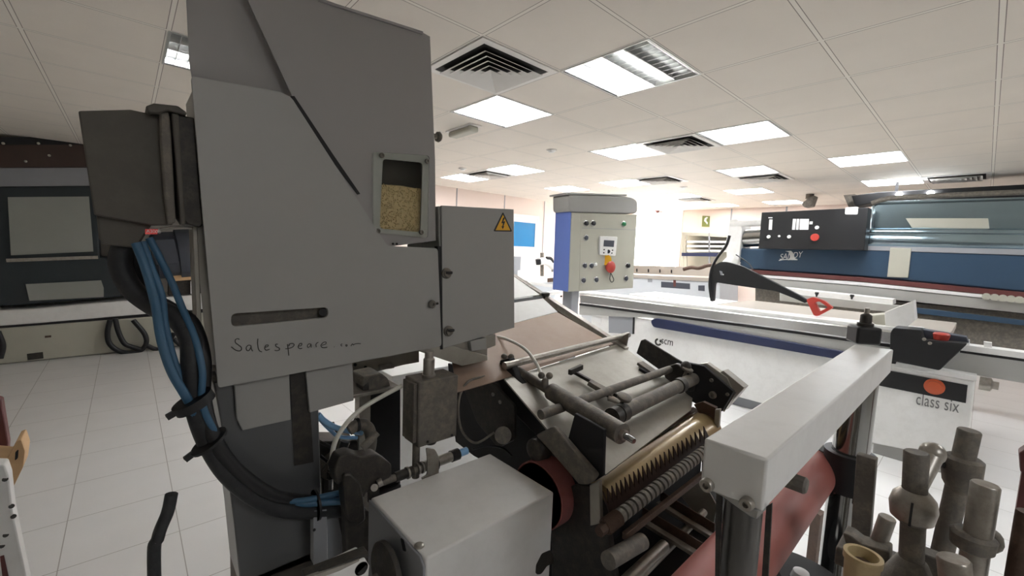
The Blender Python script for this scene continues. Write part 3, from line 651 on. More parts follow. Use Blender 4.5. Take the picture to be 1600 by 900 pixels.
# ------------------------------------------------------------------ roller machine (spreader) with inclined feed table
PI0 = V((0, .75, 1.03)); NI = V((0, -.36, 1)).normalized(); WI = V((0, 1, .36)).normalized()
def INC(px, py, h=0): return PL(px, py, PI0+NI*h, NI)
sp = Thing('roller_spreader', 'dark roller machine with an ochre roller, toothed comb and an inclined steel feed table', 'roller machine')
stp = sp.part('feed_plate', B().prism([INC(*p) for p in [(788, 592), (968, 537), (1082, 622), (1080, 640), (947, 741), (882, 702)]], -NI*.006), STEELP)
brp = sp.part('brown_plate', B().prism([INC(*p) for p in [(700, 531), (871, 488), (958, 537), (765, 598), (715, 612)]], -NI*.004), BROWNP)
sp.part('white_upper_plate', B().prism([INC(*p) for p in [(745, 478), (846, 464), (871, 487), (702, 530)]], -NI*.006), PAINTW)
sp.part('white_upper_plate', B().prism([INC(*p) for p in [(745, 446), (803, 432), (843, 460), (750, 474)]], -NI*.006), PAINTW)
sp.part('panel_gap', B().prism([INC(*p, .001) for p in [(752, 475), (846, 462), (848, 466), (752, 480)]], -NI*.003), BLACKM)
rail = sp.part('side_rail', B().bar(X(798, 430, 1.82), X(978, 548, 1.82), .036, .034), STEEL, bevel=.002, label='inclined brown-grey side rail of the feed table')
sp.part('rail_web', B().prism([X(*p, 1.805) for p in [(798, 434), (978, 551), (978, 558), (798, 441)]], V((.006, 0, 0))), RUST, rail)
sp.part('rail_knob', B().lathe(X(852, 466, 1.81), EZ, [(0, .012), (.012, .012), (.015, .024), (.03, .026), (.035, .018), (.035, 0)]), DARK, rail)
sp.part('cross_bar', B().tube([INC(788, 572, .03), INC(982, 523, .03)], RAD(5, INC(880, 548))), STEEL)
sp.part('bar_bracket', B().prism([X(*p, 1.84) for p in [(958, 532), (983, 520), (978, 545), (966, 553), (955, 545)]], V((.006, 0, 0))), STEEL, bevel=.001)
s1, s2 = INC(845, 648, .045), INC(1046, 577, .045)
sp.part('thin_shaft', B().cyl(s1, s2, RAD(6.5, (s1+s2)/2)), DUSTY)
s1, s2 = INC(956, 652, .05), INC(1092, 588, .05); r_ = RAD(10.5, (s1+s2)/2)
sh = sp.part('thick_shaft', B().cyl(s1, s2, r_), DUSTY)
for tt in (.0, .06, .7): sp.part('shaft_collar', B().cyl(s1.lerp(s2, tt), s1.lerp(s2, tt+.05), r_*1.18), DARK, sh)
def thumb(px, py, h, sc_=1):
    p = INC(px, py, h); k = sc_
    sp.part('thumb_screw', B().lathe(p, NI, [(0, .007*k), (.035*k, .007*k), (.037*k, .022*k), (.047*k, .024*k), (.05*k, .018*k), (.05*k, 0)], 18), DUSTY)
thumb(968, 638, .05, 1.1); thumb(1068, 590, .05, 1.0)
sp.part('guide_arm', B().bar(INC(898, 582, .02), INC(982, 628, .02), .014, .012), DARK)
sp.part('guide_block', B().bar(INC(921, 597, .03), INC(956, 618, .03), .034, .018), DUSTY, bevel=.002)
sp.part('guide_head', B().bar(INC(890, 582, .03), INC(909, 573, .03), .016, .022), DARK, bevel=.003)
sp.part('guide_tip', B().cyl(INC(950, 622, .025), INC(968, 628, .025), .01), STEEL)
sp.part('clip', B().bar(INC(1000, 567, .012), INC(1030, 588, .012), .045, .012), DUSTY)
sp.part('clip', B().bar(INC(1000, 576, .006), INC(1016, 586, .006), .02, .012), BLACKM)
# right side frame
sp.part('right_fence', B().prism([X(*p, 1.95) for p in [(1001, 532), (1007, 530), (1066, 566), (1072, 584), (1040, 585), (994, 552)]], V((.012, 0, 0))), DARK, bevel=.003)
rp_ = sp.part('right_side_plate', B().prism([X(*p, 1.84) for p in [(1054, 582), (1070, 566), (1100, 572), (1146, 612), (1128, 643), (1104, 640), (1076, 625)]], V((.02, 0, 0))), BLACKM, bevel=.003)
sp.part('plate_flange', B().prism([X(*p, 1.87) for p in [(1092, 569), (1104, 567), (1136, 590), (1146, 612), (1136, 600)]], V((.03, 0, 0))), STEELP, bevel=.002)
sp.part('plate_flange', B().prism([X(*p, 1.875) for p in [(1122, 583), (1130, 579), (1163, 606), (1130, 643), (1147, 611)]], V((.05, 0, 0))), STEELP, bevel=.002)
sp.part('flange_edge', B().bar(X(1149, 612, 1.865), X(1130, 642, 1.865), .006, .012), ALU)
for px, py, r in ((1112, 594, .008), (1114, 617, .016), (1137, 616, .007), (1064, 610, .006)):
    sp.part('bolt', bolt(X(px, py, 1.838), -EX, r, .008), DUSTY, rp_)
sp.part('lever_clamp', B().prism([X(*p, 1.83) for p in rnd([(1040, 573), (1062, 566), (1090, 590), (1086, 612), (1060, 600), (1044, 590)], 4, 2)], V((-.03, 0, 0))), DARK, bevel=.004)
sp.part('knob', B().sph(X(1072, 572, 1.8), .022), DARK)
# ochre roller with end plates and doctor blade
YR = .70
g1, g2 = Y(938, 788, YR), Y(1102, 669, YR)
rr = .066
sp.part('roller_trough', B().prism([Y(*p, YR+.055) for p in [(938, 734), (1086, 637), (1112, 662), (945, 800)]], V((0, .01, 0))), RUST)
sp.part('ochre_roller', B().lathe(g1, g2-g1, [(0, rr*.7), (0, rr), ((g2-g1).length, rr), ((g2-g1).length, rr*.6)], 40), GOLD)
sp.part('end_plate', B().prism([X(*p, g2.x-.02) for p in [(1084, 632), (1098, 628), (1118, 637), (1119, 668), (1108, 672)]], V((.02, 0, 0))), RUST)
sp.part('end_plate', B().prism([X(*p, g2.x-.03) for p in [(1117, 640), (1125, 639), (1123, 668), (1115, 672)]], V((.015, 0, 0))), STEELP, bevel=.002)
sp.part('end_plate', B().prism([X(*p, .955) for p in [(921, 758), (936, 752), (938, 818), (922, 822)]], V((.015, 0, 0))), STEELP, bevel=.002)
db = sp.part('doctor_blade', B().prism([Y(*p, YR+.075) for p in [(938, 733), (1082, 636), (1084, 641), (940, 742)]], V((0, -.012, 0))), RUST)
sp.part('blade_edge', B().prism([Y(*p, YR+.055) for p in [(940, 741), (1084, 643), (1084, 645), (940, 745)]], V((0, -.004, 0))), STEEL, db)
# comb
tp = []; n = 24
for k in range(n):
    t0, t1 = k/n, (k+.75)/n; a = (946+164*t0, 790-112*t0); tip = (946+164*t0-3, 790-112*t0-22+6*t0)
    tp += [tip, (946+164*t1, 790-112*t1+4)]
YC = YR-.075
sp.part('toothed_comb', B().prism([Y(*p, YC) for p in tp+[(1122, 690), (958, 822)]], V((0, .004, 0))), COMB, label='dark rusty comb of pointed teeth')
# grooved roller
h1, h2 = Y(966, 808, YC-.03), Y(1120, 690, YC-.03); d = (h2-h1); L = d.length; prof = []
ng = 26
for k in range(ng):
    a = L*k/ng; prof += [(a, .019), (a+L/ng*.62, .019), (a+L/ng*.66, .012), (a+L/ng*.97, .012)]
sp.part('grooved_roller', B().lathe(h1, d, [(0, 0)]+prof+[(L, .0)], 20), DUSTY)
dn = d.normalized()
sp.part('spring_end', B().lathe(h1-dn*.06, d, [(0, 0), (0, .016)]+[(.06*k/12+.001, .016+.006*(k % 2)) for k in range(12)]+[(.06, .014), (.06, 0)], 20), RUST)
sp.part('end_nut', B().lathe(h1-dn*.085, d, [(0, 0), (0, .014), (.025, .014), (.025, 0)], 6), RUST)
sp.part('rust_bar', B().bar(Y(975, 838, YC-.04), Y(1115, 728, YC-.04), .014, .02), RUST, bevel=.002)
# left side frame
sp.part('rear_web', B().prism([X(*p, 1.13) for p in [(700, 568), (800, 596), (880, 700), (880, 775), (800, 745), (740, 712), (712, 690), (704, 630)]], V((.01, 0, 0))), BLACKM)
sp.part('left_arm', B().prism([X(*p, 1.06) for p in [(775, 592), (781, 563), (795, 560), (806, 590), (862, 652), (912, 700), (900, 716), (846, 690), (798, 640)]], V((.03, 0, 0))), BLACKM, bevel=.004)
sp.part('left_web', B().prism([X(*p, 1.09) for p in [(800, 640), (850, 655), (930, 720), (935, 800), (862, 800), (800, 700)]], V((.01, 0, 0))), BLACKM)
ap = sp.part('slotted_plate', B().prism([X(*p, 1.0) for p in rnd([(706, 560), (745, 572), (803, 634), (803, 688), (778, 700), (745, 660)], 4, 2)], V((.012, 0, 0))), DARK, bevel=.002)
for px, py in ((771, 616), (782, 628)): sp.part('bolt', bolt(X(px, py, 1.0), -EX, .007, .005), STEEL, ap)
sp.part('bearing_disc', B().cyl(X(786, 680, .97), X(786, 680, 1.0), .03), DUSTY)
sp.part('black_bracket', B().prism([X(*p, .975) for p in [(898, 646), (944, 672), (942, 744), (926, 754), (884, 698)]], V((.012, 0, 0))), BLACKM, bevel=.002)
ga = sp.part('grey_lever', B().prism([X(*p, .95) for p in rnd([(836, 680), (864, 666), (932, 744), (922, 757), (905, 758), (862, 708)], 5, 3)], V((.02, 0, 0))), DUSTY, bevel=.004)
sp.part('bearing', B().lathe(X(838, 702, .95), EX, [(-.02, 0), (-.02, .02), (-.01, .035), (.03, .04), (.03, 0)]), DARK, ga)
# thick clamping tube
p0, p1, p2 = X(796, 571, 1.13), X(862, 612, 1.09), X(972, 678, 1.02)
tb = sp.part('clamp_tube', B().cyl(p1, p2, .030), DUSTY, label='thick grey tube with a shiny bolt end')
sp.part('thin_rod', B().cyl(p0, p1, .017), DUSTY, tb)
d = (p2-p1).normalized()
sp.part('tube_nut', B().lathe(p2, d, [(0, .016), (.012, .016), (.012, .008)], 6), STEEL, tb)
sp.part('bolt_end', B().lathe(p2+d*.012, d, [(0, .009), (.03, .009), (.034, .007), (.034, 0)], 14), CHROME, tb)
for px, py in ((793, 562), (852, 592)):
    p = X(px, py, 1.12 if px < 800 else 1.08)
    k = sp.part('wing_knob', B().lathe(p-EZ*.03, EZ, [(0, .013), (.028, .012), (.034, .008), (.034, 0)]), DUSTY, tb)
    w2 = B()
    for s_ in (-1, 1): w2.sph(p+V((s_*.014*.74, -s_*.014*.67, .012)), .0125)
    sp.part('wing', w2, DUSTY, k)
# base frame
x_l, x_r = .99, 1.86
sp.part('base_plate', B().prism([X(*p, x_l-.01) for p in [(862, 770), (905, 756), (925, 760), (945, 800), (962, 905), (1000, 1100), (862, 1100)]], V((.02, 0, 0))), DARK, bevel=.003)
sp.part('lower_box', B().box((x_l+.01, .52, .012), (x_r, .98, .70)), BLACKM, bevel=.005)
sp.part('inner_web', B().box((x_l+.12, .74, .70), (x_r-.05, .80, .92)), BLACKM)
sp.part('foot_plate', B().box((x_l-.03, .48, 0), (x_r+.03, 1.02, .012)), DARK)
for a, c_ in (((1028, 786), (1112, 838)), ((1000, 812), (1098, 872))):
    sp.part('cross_angle', B().bar(Z(*a, .80), Z(*c_, .80), .022, .012), STEEL, bevel=.001)
    sp.part('cross_angle_web', B().bar(Z(a[0]+4, a[1]-8, .80), Z(c_[0]+4, c_[1]-8, .80), .004, .05), RUST)
for a, c_, r in (((975, 912), (1038, 852), .017), ((950, 876), (1003, 846), .022), ((1000, 900), (1100, 800), .012)):
    sp.part('lower_shaft', B().cyl(Y(*a, .56), Y(*c_, .56), r), STEEL if r < .02 else DUSTY)
wr_ = sp.part('support_upright', B().prism([X(*p, 1.845) for p in [(1100, 640), (1118, 660), (1118, 760), (1095, 760)]], V((.02, 0, 0))), BLACKM)
sp.part('guard_sheet', B().prism([X(*p, 1.5) for p in [(1058, 768), (1095, 745), (1120, 790), (1112, 835)]], V((.005, 0, 0))), STEELP)
sp.done()
# white hoses over the feed table
cable('white_air_hose', [X(770, 525, 1.2), X(792, 530, 1.18), X(820, 545, 1.15), X(838, 568, 1.12), X(848, 590, 1.09)], .0062, WHITEH, 'white hose curving from the electrical box to the second wing knob', 'hose')
cable('white_air_hose', [X(772, 536, 1.24), X(783, 544, 1.2), X(795, 556, 1.15)], .0045, WHITEH, 'thin white hose ending at the upper wing knob', 'hose')
# red wheel behind the white box
t = Thing('grinding_wheel', 'dull red wheel standing between the white box and the roller machine', 'wheel')
c = X(840, 774, .93); rw = RAD(52, c)
t.part('rim', B().lathe(c, EX, [(0, rw*.95), (0, rw), (.07, rw), (.07, rw*.95), (0, rw*.95)], 40), REDW)
t.part('disc', B().lathe(c+EX*.001, EX, [(0, 0), (0, rw*.955), (.03, rw*.955), (.03, 0)], 40), MAROON)
t.part('axle', B().cyl(c-EX*.01, c+EX*.06, .012), STEEL); t.done()

# ------------------------------------------------------------------ white beam on chrome posts
ZB = 1.35
c1, c2, c3, c4 = Z(1100, 685, ZB), Z(1200, 718, ZB), Z(1335, 538, ZB), Z(1396, 546, ZB)
by0, by1 = (c2.y+c4.y)/2, (c1.y+c3.y)/2; bx0, bx1 = (c1.x+c2.x)/2, (c3.x+c4.x)/2
hz = ZB-X(1190, 800, c2.x).z
bm_ = Thing('gantry_beam', 'long white box beam carried on two chrome posts in the right foreground', 'beam')
def tw(x, top):  # follow the measured edges of the beam
    t_ = (x-bx0)/(bx1-bx0); return t_
body = B(); A1, A2, A3, A4 = c1, c2, c4, c3
zt_ = V((0, 0, -hz))
body.bm.faces.ensure_lookup_table()
body.prism([A1, A2, A3, A4], zt_)
bb = bm_.part('box_beam', body, PAINTW, bevel=.004)
ex = (A1-A2).normalized(); nn_ = (A3-A2).normalized()
low = X(1128, 772, A1.x)
pg = [X(*p, A2.x-.002) for p in [(1098, 748), (1187, 800), (1183, 812), (1172, 808), (1128, 776), (1100, 762)]]
bm_.part('end_flange', B().prism(pg, V((.05, 0, 0))), PAINT, bevel=.002)
for px, py in ((1107, 756), (1169, 785)):
    p = X(px, py, A2.x-.003); bm_.part('cap_screw', bolt(p, -EX, RAD(10.5, p), .012), STEEL)
ym = (by0+by1)/2
pl1, pl2 = X(1156, 800, A2.x+.035), None
lp = V((A2.x+.05, pl1.y, 0))
bm_.part('post', B().cyl(lp, lp+EZ*(ZB-hz), RAD(27, pl1), n=32), DCHROME, label='chrome post under the near end of the beam')
bm_.part('side_strip', B().prism([X(*p, A2.x+.01) for p in [(1119, 768), (1128, 772), (1124, 905), (1117, 905)]], V((.004, 0, 0))), DARK)
bm_.part('side_strip', B().prism([X(*p, A2.x+.01) for p in [(1197, 792), (1206, 786), (1200, 905), (1190, 905)]], V((.004, 0, 0))), DARK)
pr = X(1337, 640, bx1-.16); pr2 = X(1308, 880, bx1-.16)
rp0 = V((bx1-.16, pr.y, 0)); rpr = RAD(24, pr)
rtop = pr+(pr-pr2)*((ZB-hz-pr.z)/(pr.z-pr2.z)); rbot = pr+(pr-pr2)*((0-pr.z)/(pr.z-pr2.z)); rp0 = V((rp0.x, X(1325, 735, rp0.x).y, 0))
bm_.part('post', B().cyl(rbot, rtop, rpr, n=32), CHROME, label='chrome post under the far end of the beam')
for p in (lp, rbot): bm_.part('post_base', B().lathe(p, EZ, [(0, .09), (.012, .09), (.014, .06), (.03, .06)]), DARK)
# clamp block and knob on the beam
kc = [Z(*p, ZB) for p in ((1328, 533), (1369, 537), (1382, 512), (1345, 508))]
kk = sum(kc, V())/4; s_ = .062
k1 = Z(1338, 538, ZB); k2 = Z(1377, 541, ZB); kw = (k2-k1).length; ku = (k2-k1).normalized(); kv = EZ.cross(ku)
kh = ZB-0; kz = PL(1330, 503, k1, kv).z-ZB
bm_.part('clamp_block', B().obox(k1+ku*kw/2+kv*kw*.5+EZ*kz/2*.8, ku*kw/2, kv*kw*.5, EZ*kz*.4), BLACK, bevel=.008)
kt = k1+ku*kw/2+kv*kw*.45+EZ*kz*.8
bm_.part('clamp_knob', B().lathe(kt, EZ, [(0, kw*.32), (kw*.14, kw*.32), (kw*.16, kw*.23), (kw*.5, kw*.23), (kw*.54, kw*.2), (kw*.66, 0)], 14), DARK)
bm_.part('clamp_pin', B().cyl(kt+EZ*kw*.6, kt+EZ*kw*.85, .008), STEEL)
p = X(1228, 748, c2.x+.2); bm_.part('side_pin', B().lathe(p, -EY, [(0, .016), (.03, .016), (.034, .012), (.034, 0)], 8), DUSTY)
bm_.done()

# red roller
xe = rp0.x-.02
e1 = X(1270, 733, xe); e2 = Y(1130, 905, e1.y); rred = RAD(33, e1)
e0 = e1+(e2-e1)*1.25
rdx = Thing('red_roller', 'large salmon red rubber roller slanting below the white beam', 'roller')
rdx.part('rubber_sleeve', B().cyl(e0, e1, rred, n=48), REDR)
rdx.part('end_ring', B().lathe(e1, e1-e0, [(0, rred*1.05), (.06, rred*1.05), (.065, rred*.8), (.065, 0)], 40), BLACK)
ar = e1+(e1-e0).normalized()*.03; cz_ = X(1325, 732, rp0.x).z
rdx.part('clamp_arm', B().obox((ar+V((rp0.x, rp0.y, ar.z)))/2+V((0, -.02, -.02)), V((.05, 0, 0)), V((0, (ar.y-rp0.y)/2+.03, 0)), V((0, 0, .045))), BLACK, bevel=.006)
rdx.part('clamp_collar', B().lathe(V((rp0.x, rp0.y, cz_-.07)), EZ, [(0, rpr*1.4), (.13, rpr*1.4), (.13, rpr*1.0), (0, rpr*1.0), (0, rpr*1.4)], 32), BLACK)
for dz in (-.05, .01): rdx.part('clamp_bolt', bolt(V((rp0.x-rpr*1.3, rp0.y-rpr*.9, cz_+dz)), V((-1, -.6, 0)), .011, .008), STEEL)
rdx.part('spindle', B().cyl(e0, e0+(e0-e1).normalized()*.1, .02), STEEL)
rdx.done()
# small beige stub behind the roller and dark disc below
t = Thing('dark_drive_disc', 'dark round drive disc at the bottom between the red roller and the chrome post', 'disc')
c = Z(1240, 905, .62)
t.part('disc', B().lathe(c-EZ*.02, EZ, [(0, .15), (.015, .16), (.02, .15), (.02, .05), (.03, .04), (.03, 0)], 40), BLACKM)
t.part('hub_cap', B().lathe(Z(1252, 893, .655), EZ, [(-.03, .03), (0, .022), (.008, .0)]), WHITEE)
t.part('column', B().box((c.x-.05, c.y-.05, 0), (c.x+.05, c.y+.05, c.z-.02)), BLACKM)
t.done()
one('wood_strip', B().prism([Z(*p, .30) for p in [(1268, 795), (1276, 793), (1290, 800), (1282, 806)]], V((0, 0, -.30))), RUST, 'thin brown upright seen between the red roller and the chrome post', 'strut')

# ------------------------------------------------------------------ clamp rods, right foreground
XR = 1.25
def rodthing(label, top, bot, rpx, x, mt=STEEL, name='clamp_rod', tofloor=True, extra=None, square=False):
    a, c_ = X(*top, x), X(*bot, x); r = RAD(rpx, a); t = Thing(name, label, 'rod', 'upright steel rods')
    if square: t.part('shaft', B().bar(a, c_, r*2, r*1.4, EX), mt, bevel=.002)
    else: t.part('shaft', B().lathe(c_, a-c_, [(0, r), ((a-c_).length-.003, r), ((a-c_).length, r*.9), ((a-c_).length, 0)], 28), mt)
    if tofloor:
        t.part('lower_shaft', B().cyl(V((c_.x, c_.y, .02)), c_+V((0, 0, .004)), r*.98), mt)
        t.part('foot', B().lathe(V((c_.x, c_.y, 0)), EZ, [(0, r*2.4), (.02, r*2.4), (.02, 0)]), DARK)
    if extra: extra(t, a, c_, r)
    t.done()
rodthing('flat dark bar standing directly right of the far chrome post', (1355, 712), (1344, 856), 12, 1.5, DUSTY, 'flat_upright', square=True)
def ex_pin(t, a, c_, r):
    t.part('base_block', B().box((c_.x-.05, c_.y-.05, c_.z-.05), (c_.x+.05, c_.y+.07, c_.z-.003)), DUSTY, bevel=.004)
rodthing('short tilted steel pin on a block right of the flat upright', (1387, 808), (1368, 862), 11, 1.35, STEEL, 'steel_pin', extra=ex_pin)
def ex_clamp(t, a, c_, r):
    p = X(1427, 790, XR)
    t.part('clamp', B().lathe(p-EZ*.04, EZ, [(0, r*1.0), (.012, r*1.7), (.04, r*1.9), (.06, r*1.7), (.075, r*1.1)], 28), STEEL)
    t.part('clamp_slit', B().box((p.x-r*1.95, p.y-.002, p.z-.03), (p.x-r*1.6, p.y+.002, p.z+.02)), BLACKM)
    a1, a2 = X(1431, 770, XR+.03), X(1457, 708, XR+.1)
    t.part('angled_arm', B().cyl(a1, a2, r*.7, r*1.0), STEEL)
    t.part('arm_head', B().sph(a2, r*1.15), STEEL)
    f0 = X(1425, 872, XR); t.part('cone_base', B().lathe(f0-EZ*.09, EZ, [(0, r*3), (.085, r*1.25), (.09, r*1.0)]), DUSTY)
    t.part('side_block', B().box((f0.x+.03, f0.y-.07, f0.z-.07), (f0.x+.07, f0.y-.01, f0.z+.005)), DUSTY, bevel=.003)
rodthing('dark upright rod with a split round clamp halfway up', (1432, 706), (1423, 890), 15.5, XR, DUSTY, extra=ex_clamp)
def ex_clamp2(t, a, c_, r):
    p = X(1503, 736, 1.45)
    t.part('clamp', B().lathe(p-EZ*.05, EZ, [(0, r*1.0), (.02, r*1.5), (.045, r*1.7), (.08, r*1.7), (.085, r*1.4), (.085, r)], 28), DUSTY)
    t.part('link_pin', B().cyl(X(1464, 722, 1.42), X(1486, 731, 1.45), r*.4), DARK)
rodthing('tallest rod, with a clamp near its top and a pin reaching left', (1515, 672), (1464, 900), 14, 1.45, DUSTY, extra=ex_clamp2)
def ex_col(t, a, c_, r):
    p = X(1521, 836, 1.2)
    t.part('collar', B().lathe(p-EZ*.03, EZ, [(0, r*1.1), (.006, r*1.5), (.03, r*1.62), (.036, r*1.3), (.036, r)], 28), DUSTY)
    t.part('side_boss', B().sph(X(1540, 842, 1.24), r*1.25), DUSTY)
rodthing('shiny thick rod with a flared collar near the right edge', (1540, 756), (1517, 905), 17, 1.2, STEEL, extra=ex_col)
rodthing('low rod with a flat round top at the bottom edge', (1490, 872), (1494, 915), 20, 1.1, STEEL)
rodthing('plain dark rod cut by the right edge of the picture', (1606, 800), (1588, 905), 13, 1.2, RUST)
t = Thing('brass_cup', 'ivory and brass ring cup at the bottom edge left of the rods', 'bushing'); c = X(1349, 866, 1.15); r = RAD(25, c)
t.part('cup', B().lathe(c-EZ*.07, EZ, [(0, r*.85), (.05, r*.9), (.055, r*1.0), (.07, r*1.0), (.07, r*.78), (.045, r*.7), (.045, 0)], 36), IVORY)
t.part('bore', B().lathe(c-EZ*.026, EZ, [(0, r*.68), (.008, r*.5), (.008, r*.25), (.002, r*.2), (.002, 0)], 28), RUST)
t.part('stem', B().cyl(V((c.x, c.y, 0)), c-EZ*.068, r*.6), DUSTY); t.done()
t = Thing('slide_bracket', 'dusty cast bracket behind the ivory cup beside the chrome post', 'bracket')
t.part('arm', B().prism([X(*p, 1.3) for p in rnd([(1316, 832), (1330, 838), (1345, 850), (1390, 862), (1390, 880), (1380, 888), (1345, 870), (1322, 852)], 3, 2)], V((.05, 0, 0))), DUSTY, bevel=.004)
pz = X(1384, 886, 1.3); t.part('leg', B().box((pz.x, pz.y-.01, 0), (pz.x+.04, pz.y+.02, pz.z+.01)), DUSTY); t.done()
t = Thing('red_machine_edge', 'sliver of a maroon machine part at the right edge', 'machine part'); 
t.part('plate', B().prism([X(*p, 1.9) for p in [(1592, 708), (1620, 690), (1620, 740), (1594, 738)]], V((.05, 0, 0))), MAROON, bevel=.004)
p = X(1606, 738, 1.9); t.part('leg', B().box((p.x+.01, p.y-.02, 0), (p.x+.04, p.y+.01, p.z+.01)), MAROON); t.done()

# ------------------------------------------------------------------ sliding table saw
XS = 4.9
S = lambda px, py, dx=0: X(px, py, XS+dx)
saw = Thing('sliding_table_saw', 'long white sliding table saw with an aluminium rail and a navy stripe', 'table saw')
saw.part('rail', B().prism([S(*p) for p in [(905, 459), (1240, 499), (1440, 522), (1440, 546), (1240, 518), (905, 474)]], V((.10, 0, 0))), ALU, bevel=.018)
saw.part('rail_top', B().prism([S(*p, .02) for p in [(905, 456), (1240, 494), (1440, 516), (1440, 524), (1240, 501), (905, 461)]], V((.28, 0, 0))), PAINTW, bevel=.004)
saw.part('rail_under', B().prism([S(*p, .012) for p in [(905, 474), (1240, 518), (1440, 546), (1440, 550), (1240, 521), (905, 477)]], V((.08, 0, 0))), BLACKM)
car = saw.part('carriage_side', B().prism([S(*p, .02) for p in [(905, 476), (1240, 520), (1400, 544), (1400, 574), (1240, 545), (1018, 497), (905, 492)]], V((.1, 0, 0))), ALUG, bevel=.002)
saw.part('navy_strip', B().prism([S(*p, -.01) for p in rnd([(1016, 501), (1024, 497), (1300, 546), (1400, 564), (1400, 580), (1300, 560), (1020, 511)], 4, 3)], V((.04, 0, 0))), BLUES, bevel=.006)
for a in (1096, 1211): saw.part('carriage_label', B().prism([S(*p, .0185) for p in [(a-6, 493+(a-1096)*.17), (a+6, 495+(a-1096)*.17), (a+6, 498+(a-1096)*.17), (a-6, 496+(a-1096)*.17)]], V((.001, 0, 0))), BLACK, car)
bp_ = [S(*p, .04) for p in [(925, 488), (1018, 500), (1400, 570)]]
zlow = .12
yl, yr_ = bp_[0].y, bp_[2].y
bd = saw.part('body_panel', B().prism([bp_[0], bp_[1], bp_[2], V((XS+.04, yr_, zlow)), V((XS+.04, yl, zlow))], V((.7, 0, 0))), PAINTW, bevel=.006)
saw.part('plinth', B().box((XS+.12, yr_+.05, 0), (XS+.7, yl-.05, zlow)), GREYM)
for q_ in ([(951, 484), (991, 491), (990, 522), (951, 520)],): saw.part('recess', B().prism([S(*p, .036) for p in q_], V((.003, 0, 0))), GREYM, bd)
saw.part('recess_edge', B().prism([S(*p, .034) for p in [(989, 491), (992, 491), (991, 522), (988, 522)]], V((.003, 0, 0))), BLACKM, bd)
saw.part('recess', B().prism([S(*p, .036) for p in [(925, 482), (940, 484), (939, 505), (925, 503)]], V((.003, 0, 0))), WHITEE, bd)
# logo
lo = S(1028.5, 534.5, .039); n_ = 20
ring = B(); ro = .048; cc = lo
pts = [cc+V((0, -math.cos(a)*ro, math.sin(a)*ro)) for a in [math.radians(100+i*15) for i in range(17)]]+[cc+V((0, -math.cos(a)*ro*.5, math.sin(a)*ro*.5)) for a in [math.radians(340-i*15) for i in range(17)]]
ring.prism(pts, V((-.002, 0, 0)))
pts = [cc+V((0, -math.cos(a)*ro, math.sin(a)*ro)) for a in [math.radians(0+i*10) for i in range(7)]]+[cc+V((0, -math.cos(a)*ro*.45, math.sin(a)*ro*.45)) for a in [math.radians(50-i*10) for i in range(6)]]
ring.prism(pts, V((-.002, 0, 0)))
saw.part('logo_mark', ring, INK, bd)
l1 = S(1033, 536.5, .038); l2 = S(1051, 540.5, .038)
saw.text('lettering', 'scm', INK, l1, l2-l1, EZ, .13, bd, ext=.002, fit=True)
# cast table and extension bars
zt = S(1240, 494, .02).z
TB = [Z(*p, zt-.01) for p in [(1116, 470), (1116, 444), (1348, 481), (1330, 499)]]
saw.part('saw_table', B().box((XS+.3, .15, zt-.07), (XS+1.35, 2.1, zt-.01)), PLATE_B, bevel=.004)
saw.part('side_table', B().box((XS+.3, 2.12, zt-.06), (XS+1.0, 3.3, zt-.008)), PAINTW, bevel=.004)
saw.part('fence_bar', B().prism([X(*p, XS+1.4) for p in [(1218, 449), (1395, 468), (1395, 476), (1218, 458)]], V((.25, 0, 0))), PAINTW, bevel=.003)
saw.part('fence_bar', B().prism([X(*p, XS+1.38) for p in [(1218, 457), (1430, 480), (1430, 492), (1218, 470)]], V((.04, 0, 0))), ALUG, bevel=.003)
for px, py in ((1276, 461), (1331, 465)): saw.part('fence_knob', B().lathe(X(px, py, XS+1.36), EZ, [(-.02, .008), (.0, .012), (.02, .022), (.035, .018), (.035, 0)]), BLACK)
saw.part('end_block', B().prism([S(*p, .1) for p in [(1350, 494), (1396, 490), (1396, 512), (1380, 516)]], V((.3, 0, 0))), BEIGE, bevel=.004)
saw.part('outrigger', B().prism([S(*p, .06) for p in [(1382, 488), (1427, 470), (1430, 500), (1416, 512), (1400, 524), (1384, 516)]], V((.2, 0, 0))), PAINTW, bevel=.004)
saw.done()

# black scoring unit handle box and rail to the right
hb = Thing('black_rail_handle', 'black wedge-shaped handle box on the saw rail, above the pedestal', 'handle')
hb.part('wedge', B().prism([S(*p, -.3) for p in rnd([(1391, 520), (1396, 512), (1440, 516), (1443, 531), (1512, 537), (1468, 579), (1390, 563)], 3, 2)], V((.2, 0, 0))), BLACK, bevel=.006)
hb.part('tray', B().prism([S(*p, -.18) for p in [(1436, 514), (1510, 527), (1514, 536), (1440, 531)]], V((.12, 0, 0))), SLATE, bevel=.003)
c = S(1470, 532, -.2); hb.part('red_knob', B().lathe(c-EZ*.04, EZ, [(0, .03), (.06, .045), (.09, .05), (.1, .04), (.1, 0)]), REDP)
for px in (1444, 1453): hb.part('screw', bolt(S(px, 530+(px-1444)*.7, -.31), -EX, .012, .01), STEEL)
hb.done()
ar = Thing('aluminium_extension_rail', 'grey aluminium saw rail running off to the right edge of the picture', 'rail')
ar.part('rail', B().prism([S(*p, -.05) for p in [(1490, 546), (1700, 574), (1700, 616), (1466, 576)]], V((.12, 0, 0))), ALUG, bevel=.003)
ar.part('top_strip', B().prism([S(*p, -.06) for p in [(1500, 538), (1700, 564), (1700, 574), (1488, 546)]], V((.14, 0, 0))), PAINTW, bevel=.003)
ar.part('slot', B().prism([S(*p, -.052) for p in [(1500, 547), (1700, 575), (1700, 579), (1500, 551)]], V((.003, 0, 0))), BLACKM)
